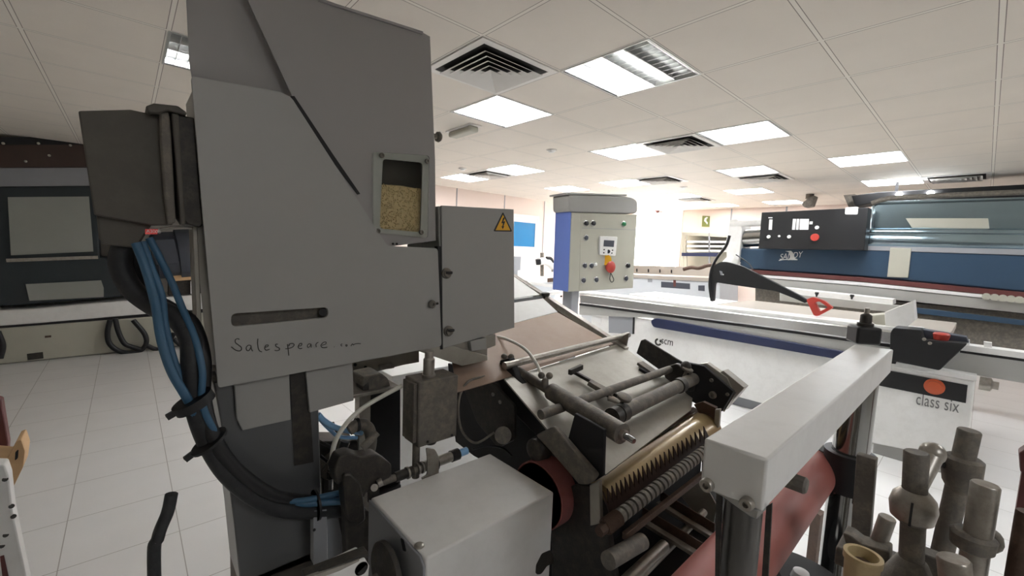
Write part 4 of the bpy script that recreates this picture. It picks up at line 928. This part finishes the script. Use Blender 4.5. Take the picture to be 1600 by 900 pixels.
for px in (1508, 1537, 1543): ar.part('stop', B().prism([S(*p, -.03) for p in [(px, 530+(px-1508)*.13), (px+7, 531+(px-1508)*.13), (px+7, 552+(px-1508)*.13), (px, 551+(px-1508)*.13)]], V((.04, 0, 0))), PAINTW, bevel=.002)
ar.part('leg', B().box((XS, -1.1, 0), (XS+.06, -1.04, S(1650, 590, 0).z)), ALUG)
ar.done()
# class six pedestal
XP = 4.75
PD = lambda px, py, dx=0: X(px, py, XP+dx)
pd = Thing('saw_pedestal', 'white pedestal with a black band and class six lettering in front of the saw', 'pedestal')
top = [PD(1383, 561), (PD(1525, 592))]
pz = [PD(*p) for p in [(1368, 566), (1524, 596), (1510, 722), (1360, 692)]]
pdb = pd.part('pedestal_body', B().prism(pz, V((.12, 0, 0))), PAINTW, bevel=.01)
fl = [PD(1510, 722), PD(1360, 692)]
pd.part('foot', B().box((XP+.02, min(fl[0].y, fl[1].y)+.02, 0), (XP+.11, max(fl[0].y, fl[1].y)-.02, min(fl[0].z, fl[1].z)+.02)), PAINT, bevel=.005)
pd.part('black_band', B().prism([PD(*p, -.006) for p in [(1370, 573), (1378, 577), (1512, 602), (1509, 630), (1366, 601)]], V((.005, 0, 0))), BLACK, pdb)
pd.part('top_strip', B().prism([PD(*p, -.02) for p in [(1381, 562), (1526, 588), (1526, 596), (1381, 571)]], V((.12, 0, 0))), PAINTW, pdb, bevel=.003)
c = PD(1460, 604, -.006); pd.part('red_button', B().lathe(c, -EX, [(0, .062), (.01, .062), (.012, .05), (.012, .046), (.03, .046), (.034, .03), (.034, 0)]), ORANGE, pdb, label='round orange-red stop button')
l1, l2 = PD(1431, 631.5, -.002), PD(1498, 645, -.002)
pd.text('lettering', 'class six', INKG, l1, l2-l1, EZ, .14, pdb, ext=.002, squeeze=1.05, fit=True)
pd.part('side_knob', B().lathe(PD(1530, 598, .1), -EY, [(0, .05), (.06, .05), (.07, .03), (.1, .03), (.1, 0)]), STEEL)
pd.part('plug', B().lathe(PD(1395, 564, -.03), EZ, [(-.02, .02), (.03, .03), (.06, .015), (.06, 0)]), BLACK)
pd.part('side_bolt', B().lathe(PD(1374, 580, -.03), EX, [(-.03, .02), (.0, .035), (.03, .035)]), DUSTY)
pd.done()

# blade guard arm over the saw
XG = 5.1
G = lambda px, py: X(px, py, XG)
bg = Thing('blade_guard_arm', 'black curved blade guard arm with a red triangular handle over the saw', 'blade guard')
arm = [(1110, 425), (1114, 416), (1125, 409), (1135, 409), (1160, 416), (1200, 436), (1250, 462), (1262, 470), (1258, 474), (1240, 466), (1212, 455), (1150, 446), (1117, 441), (1115, 471), (1110, 471), (1108, 445)]
bg.part('arm', B().prism([G(*p) for p in rnd(arm, 4, 3)], V((.05, 0, 0))), BLACK, bevel=.004)
hd = [(1260, 468), (1270, 464), (1288, 470), (1302, 481), (1278, 494), (1272, 493)]
ho = [(1274, 472), (1281, 471), (1294, 480), (1281, 487)]
bg.part('handle', B().holed([G(*p)-EX*.01 for p in rnd(hd, 3, 3)], [[G(*p)-EX*.01 for p in rnd(ho, 2, 3)]], V((.05, 0, 0))), REDP)
bg.part('suction_rod', B().tube([X(1140, 368, XG), X(1134, 385, XG), X(1121, 402, XG), X(1112, 420, XG), X(1109, 445, XG), X(1112, 470, XG)], .016), BLACK)
bg.part('badge', B().prism([X(*p, XG-.004) for p in [(1124, 423), (1128, 424), (1130, 430), (1126, 430)]], V((.003, 0, 0))), GREYM)
bg.part('badge', B().cyl(X(1130, 429, XG-.006), X(1130, 429, XG), .008), WHITEE)
bg.part('suction_hose', B().tube([X(1150, 398, XG+.2), X(1158, 403, XG+.15), X(1170, 412, XG+.1), X(1176, 420, XG+.06)], .006), BLACK)
bg.done()

# ------------------------------------------------------------------ console with buttons
Ac = X(893, 308, 3.2); aa = math.radians(30)
fwh = V((FW.x, FW.y, 0)).normalized(); rth = V((RT.x, RT.y, 0)).normalized()
ce = (rth*math.cos(aa)+fwh*math.sin(aa)); cn = (fwh*math.cos(aa)-rth*math.sin(aa))   # along the face / into the box
CN = lambda px, py, d=0: PL(px, py, Ac+cn*d, cn)
cs = Thing('control_console', 'grey and violet-blue control console on a post, with buttons and a red stop', 'control console')
face = [CN(893, 332), CN(996, 335), CN(989, 450), CN(888, 456)]
dpt = .26
cb = cs.part('console_body', B().prism(face, cn*dpt), BEIGE, bevel=.006)
cs.part('side_panel', B().prism([face[0]-ce*.003, face[0]-ce*.003+cn*dpt*.98, face[3]-ce*.003+cn*dpt*.98, face[3]-ce*.003], -ce*.004), BLUEP, cb, label='violet-blue side panel')
cs.part('side_panel', B().prism([CN(893, 312)-ce*.003+cn*.01, CN(893, 312)-ce*.003+cn*dpt*.98, face[0]-ce*.003+cn*dpt*.98, face[0]-ce*.003+cn*.01], -ce*.004), BLUEP, cb)
hood = [CN(891, 306), CN(980, 307)]
hp = [CN(*p, -.005) for p in rnd([(889, 331), (889, 309), (889, 304), (985, 307), (996, 313), (997, 334)], 7, 4)]
cs.part('hood', B().prism(hp, cn*(dpt+.01)), PAINT, bevel=.012)
cs.part('hood_rim', B().prism([CN(889, 304, -.005)-ce*.02, CN(980, 306, -.005), CN(980, 303.5, -.005), CN(889, 301, -.005)-ce*.02], cn*(dpt+.04)), PAINT, bevel=.004)
fr = cs.part('front_panel', B().prism([CN(*p, -.003) for p in [(908, 335), (995, 338), (988, 449), (905, 454)]], cn*.004), BEIGE, bevel=.001)
def knob(px, py, r, mt, h=.03, kind='button', lb=None):
    c = CN(px, py, -.004); cs.part('bezel', B().lathe(c, -cn, [(0, r*1.15), (.006, r*1.15), (.008, r*.9), (.008, 0)], 16), ALU, fr)
    cs.part(kind, B().lathe(c-cn*.006, -cn, [(0, r*.85), (h, r*.8), (h+.004, r*.6), (h+.004, 0)], 16), mt, fr, label=lb)
k_ = RAD(1, Ac)
for px, py in ((915, 349), (926, 349), (980, 415)): knob(px, py, 4.5*k_, BLACK, .02, 'selector')
for px, py in ((915, 371.5), (913, 415), (923.5, 415), (911, 438), (931, 437), (977.5, 435)): knob(px, py, 4.5*k_, SLATE, .012)
knob(930, 413, 3*k_, WHITEE, .012)
knob(973.5, 350, 4.5*k_, GREEN, .02, 'button', 'green start button')
cs.part('stop_plate', B().cyl(CN(947, 406, -.005), CN(947, 406, -.012), 9*k_), YELLOW, fr)
cs.part('stop_button', B().lathe(CN(950, 417, -.006), -cn, [(0, 6*k_), (.03, 6*k_), (.032, 9.5*k_), (.045, 10*k_), (.055, 8*k_), (.06, 0)], 24), REDP, fr, label='red mushroom stop button')
dp = cs.part('display_unit', B().prism([CN(*p, -.022) for p in rnd([(938, 369), (965, 370), (962, 400), (937, 398)], 1.5, 2)], cn*.022), PAINTW, fr, bevel=.003)
cs.part('screen', B().prism([CN(*p, -.024) for p in [(944, 375), (960, 376), (959, 386), (943, 385)]], cn*.003), SLATE, dp)
for px, py in ((944, 390), (957, 391), (943.5, 395), (956, 395.5)): cs.part('key', B().cyl(CN(px, py, -.022), CN(px, py, -.026), 1.2*k_, n=8), BLACK, dp)
cs.part('key', B().cyl(CN(950.5, 393, -.022), CN(950.5, 393, -.027), 3.2*k_), SLATE, dp)
cs.part('key_ring', B().tube([CN(953, 424, -.02), CN(956, 430, -.03), CN(959, 437, -.03), CN(956, 441, -.03), CN(953, 436, -.03), CN(954, 427, -.02)], .004, 8), BLACK, fr)
cs.part('seam', B().prism([CN(*p, -.0045) for p in [(909, 356), (994, 359), (994, 359.6), (909, 356.7)]], cn*.002), GREYM, fr)
pc_ = (CN(880, 457, .1)+CN(904, 456, .1))/2
cs.part('post', B().box((pc_.x-.06, pc_.y-.06, 0), (pc_.x+.06, pc_.y+.06, CN(890, 452).z)), GREYM, bevel=.01)
cs.part('post_foot', B().box((pc_.x-.2, pc_.y-.2, 0), (pc_.x+.2, pc_.y+.2, .02)), GREYM, bevel=.004)
cs.done()

# ------------------------------------------------------------------ wide sander
XW = 6.8
W = lambda px, py, dx=0: X(px, py, XW+dx)
sd = Thing('wide_sander', 'big blue wide sander with a reflective metal canopy and black control panel', 'sander')
sd.part('blue_apron', B().prism([W(*p) for p in [(1150, 388), (1345, 388), (1700, 402), (1700, 466), (1345, 432), (1163, 420), (1152, 410)]], V((.5, 0, 0))), BLUEM, bevel=.02)
sd.part('grey_strip', B().prism([W(*p, -.01) for p in [(1352, 384), (1700, 392), (1700, 402), (1352, 391)]], V((.5, 0, 0))), GREYM, bevel=.004)
sd.part('maroon_rail', B().prism([W(*p, -.04) for p in [(1168, 421), (1345, 433), (1700, 466), (1700, 476), (1345, 440), (1170, 427)]], V((.5, 0, 0))), MAROON, bevel=.004)
sd.part('bed_edge', B().prism([W(*p, -.06) for p in [(1170, 428), (1345, 441), (1700, 477), (1700, 482), (1345, 446), (1170, 432)]], V((.5, 0, 0))), PAINTW)
bd = sd.part('bed_side', B().prism([W(*p, -.05) for p in [(1170, 433), (1345, 447), (1700, 483), (1700, 500), (1345, 463), (1170, 448)]], V((.6, 0, 0))), ALUG, bevel=.004)
sd.part('lower_body', B().prism([W(*p, .05) for p in [(1180, 449), (1700, 500), (1700, 555), (1395, 545), (1180, 500)]], V((.6, 0, 0))), DUSTY, bevel=.004)
sd.part('navy_skirt', B().prism([W(*p, -.03) for p in [(1408, 478), (1700, 512), (1700, 520), (1408, 487)]], V((.05, 0, 0))), BLUEM, bevel=.003)
lz = W(1700, 555, .05).z
sd.part('base', B().box((XW+.1, W(1345, 500).y, 0), (XW+.6, W(1180, 450).y, min(lz, W(1395, 545, .05).z)+.05)), DUSTY)
for k in range(8):
    px = 1541+k*13; a = W(px, 464+k*1.3, -.12); sd.part('feed_roller', B().cyl(a, a+V((.25, 0, .02)), .032, n=14), BEIGE)
# canopy: curved reflective sheets
cz = [W(1360, 318), W(1700, 300)]
sd.part('canopy_upper', B().prism([W(*p, .12) for p in [(1360, 318), (1372, 314), (1700, 304), (1700, 366), (1358, 362)]], V((.4, 0, 0))), SHEEN, bevel=.05)
sd.part('canopy_ridge', B().cyl(W(1352, 363, .1), W(1700, 366, .1), .05), SHEEN)
sd.part('canopy_lower', B().cyl(W(1352, 376, .14), W(1700, 384, .14), .13, n=40), SHEEN)
sd.part('canopy_top_edge', B().tube([W(1362, 318, .1), W(1380, 312, .1), W(1420, 308, .1), W(1700, 296, .1)], .03), DUSTY)
sd.part('panel_reflector', B().prism([W(*p, .115) for p in [(1415, 341), (1544, 341), (1546, 357), (1425, 356)]], V((.004, 0, 0))), BEIGE)
sd.part('beige_strap', B().prism([W(*p, -.02) for p in [(1391, 387), (1424, 388), (1419, 434), (1386, 433)]], V((.03, 0, 0))), BEIGE, bevel=.004)
# left end
sd.part('end_plate', B().prism([W(*p, -.05) for p in rnd([(1140, 344), (1152, 341), (1160, 358), (1154, 412), (1136, 414), (1134, 380)], 3, 2)], V((.4, 0, 0))), PAINTW, bevel=.01)
sd.part('light_tube', B().cyl(W(1142, 350, -.02), W(1192, 348, -.02), .05), PAINTW)
sd.part('roller_end', B().cyl(W(1156, 373, .1), W(1192, 371, .1), .13, n=36), CHROME)
sd.part('round_foot', B().cyl(W(1137, 416, -.06), W(1149, 404, -.02), .10), PAINTW)
cp = sd.part('control_panel', B().prism([W(*p, -.25) for p in [(1190, 332), (1357, 324), (1350, 391), (1185, 388)]], V((.24, 0, 0))), BLACK, bevel=.006, label='black control panel with white scales and a red stop')
C_ = lambda px, py: W(px, py, -.253)
for q_ in ([(1202, 343), (1207, 343), (1206, 359), (1201, 359)], [(1239, 342), (1244, 342), (1242, 359), (1237.5, 359)], [(1245, 342), (1249, 342), (1247.5, 359), (1243.5, 359)], [(1250, 342), (1264, 342), (1263, 359), (1249, 359)], [(1265, 346), (1270, 346), (1269.5, 350.5), (1264.5, 350.5)], [(1200.5, 339.5), (1207, 339.5), (1207, 341), (1200.5, 341)]):
    sd.part('scale_plate', B().prism([C_(*p) for p in q_], V((.002, 0, 0))), WHITEE, cp)
for px, py, r in ((1201, 370, 2.8), (1217.5, 369, 1.8), (1233, 370, 2.8), (1276.5, 355.5, 3)): 
    p = C_(px, py); sd.part('panel_button', B().lathe(p, -EX, [(0, RAD(r, p)), (.02, RAD(r*.8, p)), (.02, 0)], 14), WHITEE, cp)
p = C_(1274.5, 371); sd.part('stop_button', B().lathe(p, -EX, [(0, RAD(3.5, p)), (.03, RAD(3.5, p)), (.032, RAD(5.8, p)), (.05, RAD(5.6, p)), (.06, 0)], 20), REDP, cp)
sd.part('white_tab', B().prism([C_(*p) for p in rnd([(1321, 324), (1341, 323), (1340, 335), (1320, 335)], 2, 2)], V((.03, 0, 0))), PAINTW, cp)
# emblem: fin and lettering
EM = lambda px, py: W(px, py, -.004)
sd.part('emblem_fin', B().prism([EM(*p) for p in [(1227, 392.3), (1236, 391.8), (1239, 395), (1242, 403.5), (1247, 405.5), (1231, 406.5), (1234, 403), (1234.5, 397), (1232, 394)]], V((.003, 0, 0))), WHITEE)
l1, l2 = EM(1218.5, 406), EM(1256, 401.5)
sd.text('emblem_lettering', 'SANDY', WHITEE, l1, l2-l1, EZ, .115, ext=.002, squeeze=.98, shear=.4, fit=True)
sd.part('emblem_stroke', B().tube([EM(1217, 407), EM(1226, 405.5), EM(1246, 406)], .006, 6), WHITEE)
sd.done()
# dark trunking above the sander and clutter
tk = Thing('dark_overhead_duct', 'dark overhead trunking with two bright spots above the sander canopy', 'duct')
tk.part('duct', B().prism([X(*p, 7.6) for p in [(1330, 306), (1372, 300), (1700, 283), (1700, 306), (1372, 316), (1336, 322)]], V((.35, 0, 0))), BLACKM, bevel=.01)
for px, py in ((1405, 304), (1454, 302)): tk.part('spot_lamp', B().cyl(X(px, py, 7.56), X(px, py, 7.6), .035), TUBE)
tk.part('hanger', B().box((7.7, X(1400, 305, 7.6).y, X(1400, 300, 7.6).z-.1), (7.73, X(1400, 305, 7.6).y+.03, ZC)), BLACKM)
tk.part('hanger', B().box((7.7, X(1640, 295, 7.6).y, X(1640, 290, 7.6).z-.1), (7.73, X(1640, 295, 7.6).y+.03, ZC)), BLACKM)
tk.done()
ab = Thing('grey_suction_boot', 'grey angled suction boot under the ceiling left of the dark trunking', 'duct')
ab.part('boot', B().prism([X(*p, 8.4) for p in rnd([(1252, 318), (1266, 307), (1274, 305), (1268, 322), (1256, 324)], 2, 2)], V((.2, 0, 0))), DUSTY, bevel=.01)
p = X(1262, 310, 8.4); ab.part('riser', B().cyl(V((8.5, p.y, p.z)), V((8.5, p.y, ZC)), .06), DUSTY); ab.done()
one('grey_overhead_panel', B().prism([X(*p, 7.9) for p in [(1318, 305), (1336, 303), (1350, 322), (1326, 324)]], V((.1, 0, 0))), DUSTY, 'brown-grey sloping panel hanging above the right end of the control panel', 'panel')

# ------------------------------------------------------------------ things along the far side
gmx = Thing('long_grey_conveyor', 'long grey conveyor machine with a worn brown slatted bed behind the saw', 'conveyor')
Q = lambda px, py, dx=0: X(px, py, 7.6+dx)
gmx.part('body', B().prism([Q(*p) for p in [(900, 430), (1125, 441), (1125, 475), (900, 465)]], V((.8, 0, 0))), GREYW, bevel=.006)
gmx.part('bed', B().prism([Q(*p, -.03) for p in [(900, 425), (1125, 435), (1125, 441), (900, 430)]], V((1.1, 0, .0))), PLATE_B, bevel=.003)
gmx.part('back_rail', B().prism([Q(*p, .9) for p in [(900, 412), (1120, 418), (1120, 432), (900, 424)]], V((.06, 0, 0))), PLATE_B)
gmx.part('dark_recess', B().prism([Q(*p, -.004) for p in [(1033, 440), (1078, 443), (1078, 452), (1033, 449)]], V((.003, 0, 0))), SLATE)
gmx.part('dark_recess', B().prism([Q(*p, -.004) for p in [(1091, 446), (1101, 446), (1101, 455), (1091, 454)]], V((.003, 0, 0))), SLATE)
gmx.part('socket', B().prism([Q(*p, -.004) for p in [(1012, 435), (1019, 435), (1019, 441), (1012, 441)]], V((.003, 0, 0))), GREYM)
gmx.part('red_tag', B().prism([Q(*p, -.006) for p in [(1052, 435), (1056, 435), (1056, 448), (1052, 448)]], V((.003, 0, 0))), MAROON)
for k in range(7): gmx.part('slat_mark', B().prism([Q(px, 421+k*.5, .89) for px in (0,)]*0+[Q(940+k*18, 418+k*.6, .89), Q(942+k*18, 418+k*.6, .89), Q(942+k*18, 423+k*.6, .89), Q(940+k*18, 423+k*.6, .89)], V((.004, 0, 0))), BLACKM)
zz = Q(1000, 470).z
gmx.part('base', B().box((7.7, Q(1120, 470).y, 0), (8.3, Q(905, 470).y, zz+.02)), GREYW); gmx.done()
one('dark_strap_pile', B().tube([X(1068, 421, 7.9), X(1080, 418, 7.9), X(1092, 419, 7.9), X(1105, 415, 7.9), X(1118, 414, 7.9)], .035), RUST, 'dark brown bundle lying on the end of the slatted bed', 'strap')
# shelving
sh = Thing('pale_shelving_unit', 'pale shelving unit with a violet stripe against the pink wall under the green sign', 'shelving')
K = lambda px, py, dx=0: X(px, py, 9.7+dx)
sh.part('back', B().prism([K(*p, .3) for p in [(1066, 363), (1140, 366), (1140, 420), (1064, 416)]], V((.02, 0, 0))), BEIGE)
sh.part('top', B().prism([K(*p) for p in [(1066, 363), (1140, 366), (1140, 371), (1066, 367)]], V((.3, 0, 0))), BEIGE)
for px in (1066, 1071, 1107): sh.part('upright', B().prism([K(px, 364), K(px+2, 364), K(px+2, 418), K(px, 418)], V((.03, 0, 0))), GREYM if px > 1100 else BEIGE)
for py in (377, 384, 391): sh.part('shelf', B().prism([K(1071, py-1), K(1135, py-.5), K(1135, py+2.5), K(1071, py+2)], V((.3, 0, 0))), WHITEE)
sh.part('violet_strip', B().prism([K(*p, -.02) for p in [(1065, 395), (1122, 395), (1122, 401), (1065, 400)]], V((.02, 0, 0))), BLUES)
sh.part('plinth', B().box((9.72, K(1138, 415).y, 0), (10.0, K(1066, 415).y, K(1100, 417).z)), BEIGE); sh.done()
sg = Thing('exit_sign', 'small green sign with a pale figure on the pink far wall', 'sign')
K = lambda px, py, dx=0: X(px, py, XF+dx)
sgp = sg.part('sign_plate', B().prism([K(*p, -.02) for p in [(1097.5, 337), (1109, 337.5), (1108, 354.5), (1096.5, 354)]], V((.018, 0, 0))), GREENS)
sg.part('pictogram', B().prism([K(*p, -.023) for p in [(1104, 339), (1106.5, 340), (1104, 342), (1103.5, 345), (1106, 348), (1105, 351), (1102, 347), (1100, 345.5), (1101, 341)]], V((.002, 0, 0))), WHITEE, sgp)
sg.done()
one('shutter_box', B().prism([K(*p, -.25) for p in [(997, 322), (1030, 325), (1030, 332), (1026, 333), (1024, 330), (997, 328)]], V((.24, 0, 0))), MAROON, 'dark red roller shutter box above the bright doorway', 'shutter')
# door with blue window in back wall
K = lambda px, py, dy=0: Y(px, py, YB+dy)
d1, d2 = K(796, 342).x, K(838, 342).x; dz = K(838, 342).z
q0, q1 = K(802, 346), K(835, 386)
fr = B(); fr.box((d1-.06, YB-.03, 0), (d1, YB, dz+.06)); fr.box((d2, YB-.03, 0), (d2+.06, YB, dz+.06)); fr.box((d1, YB-.03, dz), (d2, YB, dz+.06)); structure('trim_8', fr, PAINTW, .003)
structure('door_2', B().holed([V((d1, YB-.025, .02)), V((d2, YB-.025, .02)), V((d2, YB-.025, dz)), V((d1, YB-.025, dz))], [[V((q0.x, YB-.025, q1.z)), V((q1.x-.02, YB-.025, q1.z)), V((q1.x-.02, YB-.025, q0.z)), V((q0.x, YB-.025, q0.z))]], V((0, .02, 0))), PAINTW)
structure('window_1', B().box((q0.x, YB-.018, q1.z), (q1.x-.02, YB-.010, q0.z)), BLUEG)
# edge machine by the door
em = Thing('edge_machine', 'white machine with a pale curved arm and black lever left of the console', 'machine')
K = lambda px, py, dy=0: Y(px, py, 5.6+dy)
em.part('table', B().prism([K(*p) for p in [(800, 436), (868, 432), (868, 440), (800, 446)]], V((0, .5, 0))), PAINTW, bevel=.004)
em.part('body', B().prism([K(*p, .05) for p in [(800, 446), (868, 440), (868, 500), (800, 500)]], V((0, .45, 0))), GREYW, bevel=.004)
em.part('base', B().box((K(802, 500).x, 5.68, 0), (K(866, 500).x, 6.0, K(830, 500).z+.02)), GREYW)
em.part('edge_pad', B().prism([K(*p, -.01) for p in [(856, 435), (868, 434), (868, 440), (856, 441)]], V((0, .02, 0))), RUST)
em.part('column', B().cyl(K(847, 434, .2), K(847, 395, .2), .035), DUSTY)
em.part('arm', B().tube([K(842, 409, .15), K(850, 408, .15), K(858, 411, .15), K(864, 417, .15)], .07), PAINTW)
em.part('lever', B().tube([K(854, 403, .1), K(861, 404, .1), K(864, 410, .1)], .028), BLACK)
em.part('spindle', B().cyl(K(864, 416, .15), K(863, 425, .15), .03, .02), GREYM)
em.part('arm_socket', B().cyl(K(841, 405, .15), K(842, 413, .15), .055), BLACK)
em.part('control_box', B().prism([K(*p, .3) for p in [(800, 401), (814, 401), (813, 422), (800, 424)]], V((0, .15, 0))), GREYM)
em.part('riser', B().box((K(802, 424, .3).x, 5.92, K(805, 445, .3).z), (K(810, 424, .3).x, 5.98, K(805, 422, .3).z)), GREYM)
em.done()
ef = Thing('white_outfeed_frame', 'pair of low white outfeed table rails in front of the edge machine', 'table')
K = lambda px, py, dy=0: Y(px, py, 4.6+dy)
ef.part('rail', B().bar(K(822, 441), K(882, 450), .05, .05), PAINTW, bevel=.004)
ef.part('rail', B().bar(K(840, 461, -.3), K(886, 455, -.1), .06, .05), PAINTW, bevel=.004)
ef.part('leg', B().box((K(870, 455).x, 4.35, 0), (K(870, 455).x+.05, 4.4, K(870, 458, -.2).z)), PAINTW)
ef.part('leg', B().box((K(826, 444).x, 4.58, 0), (K(826, 444).x+.05, 4.63, K(826, 444).z)), PAINTW)
for px, py in ((866, 451), (877, 463)): ef.part('bolt', B().sph(K(px, py, -.05), .018), BLACK)
ef.done()

# ------------------------------------------------------------------ left background machine
YL = 7.8
K = lambda px, py, dy=0: Y(px, py, YL+dy)
lm = Thing('edge_bander', 'long white machine with a dark two-window hood behind the hoses on the left', 'machine')
lm.part('bed', B().prism([K(*p) for p in [(-80, 490), (60, 482), (330, 458), (330, 482), (60, 505), (-80, 515)]], V((0, .7, 0))), PAINTW, bevel=.01)
lm.part('gap_strip', B().prism([K(*p, .03) for p in [(-80, 514), (330, 481), (330, 488), (-80, 521)]], V((0, .6, 0))), BLACKM)
low = lm.part('lower_beam', B().prism([K(*p, .02) for p in [(-80, 519), (330, 487), (330, 536), (-80, 578)]], V((0, .6, 0))), BEIGE, bevel=.02)
lm.part('feet', B().box((K(-60, 560).x, YL+.1, 0), (K(325, 540).x, YL+.5, .12)), BLACKM)
lm.part('beam_socket', B().prism([K(*p, .015) for p in [(42, 553), (67, 550), (68, 560), (43, 563)]], V((0, .004, 0))), DARK, low)
lm.part('beam_socket', B().prism([K(*p, .015) for p in [(70, 525), (80, 524), (80, 527), (70, 528)]], V((0, .004, 0))), RUST, low)
hd = lm.part('hood', B().prism([K(*p, .05) for p in [(-80, 292), (150, 290), (156, 402), (188, 404), (210, 462), (30, 477), (-80, 480)]], V((0, .5, 0))), TEAL, bevel=.02)
w1 = lm.part('window', B().prism([K(*p, .03) for p in [(12, 308), (139, 307), (146, 393), (17, 399)]], V((0, .02, 0))), PANEW, hd, label='large grey window in the dark hood')
lm.part('window', B().prism([K(*p, .03) for p in [(40, 444), (158, 438), (162, 450), (162, 464), (46, 470)]], V((0, .02, 0))), PANEW, hd, label='low grey window under the large one')
lm.part('handle_rail', B().bar(K(10, 407, .02), K(153, 402, .02), .03, .04), STEEL, hd)
lm.part('grey_band', B().prism([K(*p, .08) for p in [(-80, 262), (230, 262), (230, 292), (-80, 294)]], V((0, .4, 0))), GREYM, bevel=.004)
lm.part('brown_beam', B().prism([K(*p, .0) for p in [(-80, 226), (230, 226), (230, 260), (-80, 262)]], V((0, .4, 0))), BROWNW, bevel=.004)
lm.part('dark_top', B().prism([K(*p, .0) for p in [(-80, 214), (230, 214), (230, 226), (-80, 226)]], V((0, .5, 0))), BLACKM)
for px, py in ((5, 224), (60, 224), (110, 227), (77, 243), (40, 252)): lm.part('spot', B().sph(K(px, py, -.01), .015), BEIGE)
lm.part('upright', B().box((K(170, 290).x, YL+.2, K(150, 462).z), (K(215, 290).x, YL+.5, K(150, 262).z)), TEAL)
lm.done()
mo = Thing('grey_motor', 'slate grey round motor on the white bed behind the blue cables', 'motor')
a, c_ = K(238, 400, .1), K(300, 396, .1)
mo.part('motor_body', B().lathe(a, c_-a, [(0, 0), (0, .28), (.04, .33), ((c_-a).length*.6, .33), ((c_-a).length*.62, .36), ((c_-a).length, .36), ((c_-a).length+.05, .28), ((c_-a).length+.05, 0)], 36), SLATE)
mo.part('terminal_box', B().prism([K(*p, -.28) for p in [(236, 375), (272, 373), (280, 412), (244, 414)]], V((0, .1, 0))), SLATE, bevel=.01)
mo.part('motor_foot', B().prism([K(*p, .0) for p in [(245, 424), (302, 420), (305, 430), (245, 432)]], V((0, .3, 0))), BLACK)
mo.part('wood_base', B().prism([K(*p, -.05) for p in [(262, 430), (316, 425), (316, 436), (262, 440)]], V((0, .5, 0))), WOOD)
mo.part('support', B().prism([K(*p, .0) for p in [(264, 440), (316, 436), (316, 458), (264, 463)]], V((0, .3, 0))), DARK)
mo.part('white_bracket', B().prism([K(*p, -.06) for p in [(298, 440), (312, 439), (312, 458), (298, 459)]], V((0, .04, 0))), PAINTW)
mo.done()
for pts, lb in (([(172, 500), (168, 520), (172, 538), (190, 550), (215, 550), (228, 538), (226, 522), (208, 500)], 'black cable loop hanging widest in front of the beige beam'),
                ([(180, 498), (185, 518), (194, 536), (206, 542), (220, 546)], 'inner black cable strand inside the wide loop'),
                ([(230, 540), (245, 546), (260, 542), (266, 532), (272, 520)], 'black cable sagging to the right of the wide loop'),
                ([(272, 530), (285, 541), (296, 538), (310, 525)], 'last short black cable loop beside the thick hose'),
                ([(-4, 518), (4, 540), (0, 560)], 'black cable at the very left edge of the beige beam')):
    cable('hanging_cable', [Y(*p, YL-.05) for p in pts], .03, BLACK, lb, 'cable', 'cables hanging from the white machine')
# things at the left edge
wb2 = Thing('wooden_block', 'pale wooden block with a dark oval slot at the left edge', 'wood block')
K = lambda px, py, dy=0: Y(px, py, 2.4+dy)
wb2.part('block', B().prism([K(*p) for p in rnd([(-40, 712), (12, 716), (25, 690), (33, 687), (39, 705), (36, 730), (20, 763), (12, 752), (-40, 752)], 2, 2)], V((0, .12, 0))), WOOD, bevel=.004)
wb2.part('slot', B().prism([K(*p, -.002) for p in rnd([(24, 706), (29, 702), (28, 716), (23, 720)], 2, 2)], V((0, .002, 0))), BLACKM)
wb2.part('stand', B().box((K(-20, 752).x-.05, 2.43, 0), (K(0, 752).x, 2.5, K(0, 752).z+.005)), WOOD)
wb2.done()
t = Thing('brick_red_panel', 'brick red sliver of a panel at the left edge above the wooden block', 'panel')
t.part('panel', B().prism([Y(*p, 2.6) for p in [(-40, 612), (2, 625), (13, 692), (12, 712), (-40, 712)]], V((0, .05, 0))), MAROON, bevel=.004)
p = Y(-20, 712, 2.6); t.part('leg', B().box((p.x-.05, 2.6, 0), (p.x+.03, 2.65, p.z+.01)), MAROON); t.done()
pf = Thing('perforated_post', 'pale grey perforated metal upright at the lower left edge', 'metal post')
K = lambda px, py, dy=0: Y(px, py, 1.7+dy)
pp = [(-60, 725), (8, 727), (14, 745), (20, 800), (42, 905), (46, 925), (-60, 925)]
pb = pf.part('plate', B().prism([K(*p) for p in pp], V((0, .05, 0))), PAINTW, bevel=.004)
for px, py in ((8, 749), (18, 791), (21, 807), (9, 836), (3, 853)): pf.part('hole', B().cyl(K(px, py, -.001), K(px, py, .001), .006, n=10), DARK, pb)
zz = K(0, 925).z; pf.part('lower_plate', B().box((K(-60, 925).x, 1.7, 0), (K(44, 925).x, 1.75, zz)), PAINTW)
pf.part('red_strip', B().prism([K(*p, -.004) for p in [(0, 870), (6, 868), (14, 905), (4, 905)]], V((0, .003, 0))), MAROON, pb)
pf.done()

# ------------------------------------------------------------------ daylight and view
wd_ = bpy.data.worlds.new('world'); sc.world = wd_; wd_.use_nodes = True
wd_.node_tree.nodes['Background'].inputs[0].default_value = (1, .97, .95, 1); wd_.node_tree.nodes['Background'].inputs[1].default_value = 13
sc.view_settings.view_transform = 'Standard'; sc.view_settings.look = 'None'; sc.view_settings.gamma = 1
sc.view_settings.use_curve_mapping = False
sc.view_settings.exposure = 1.13
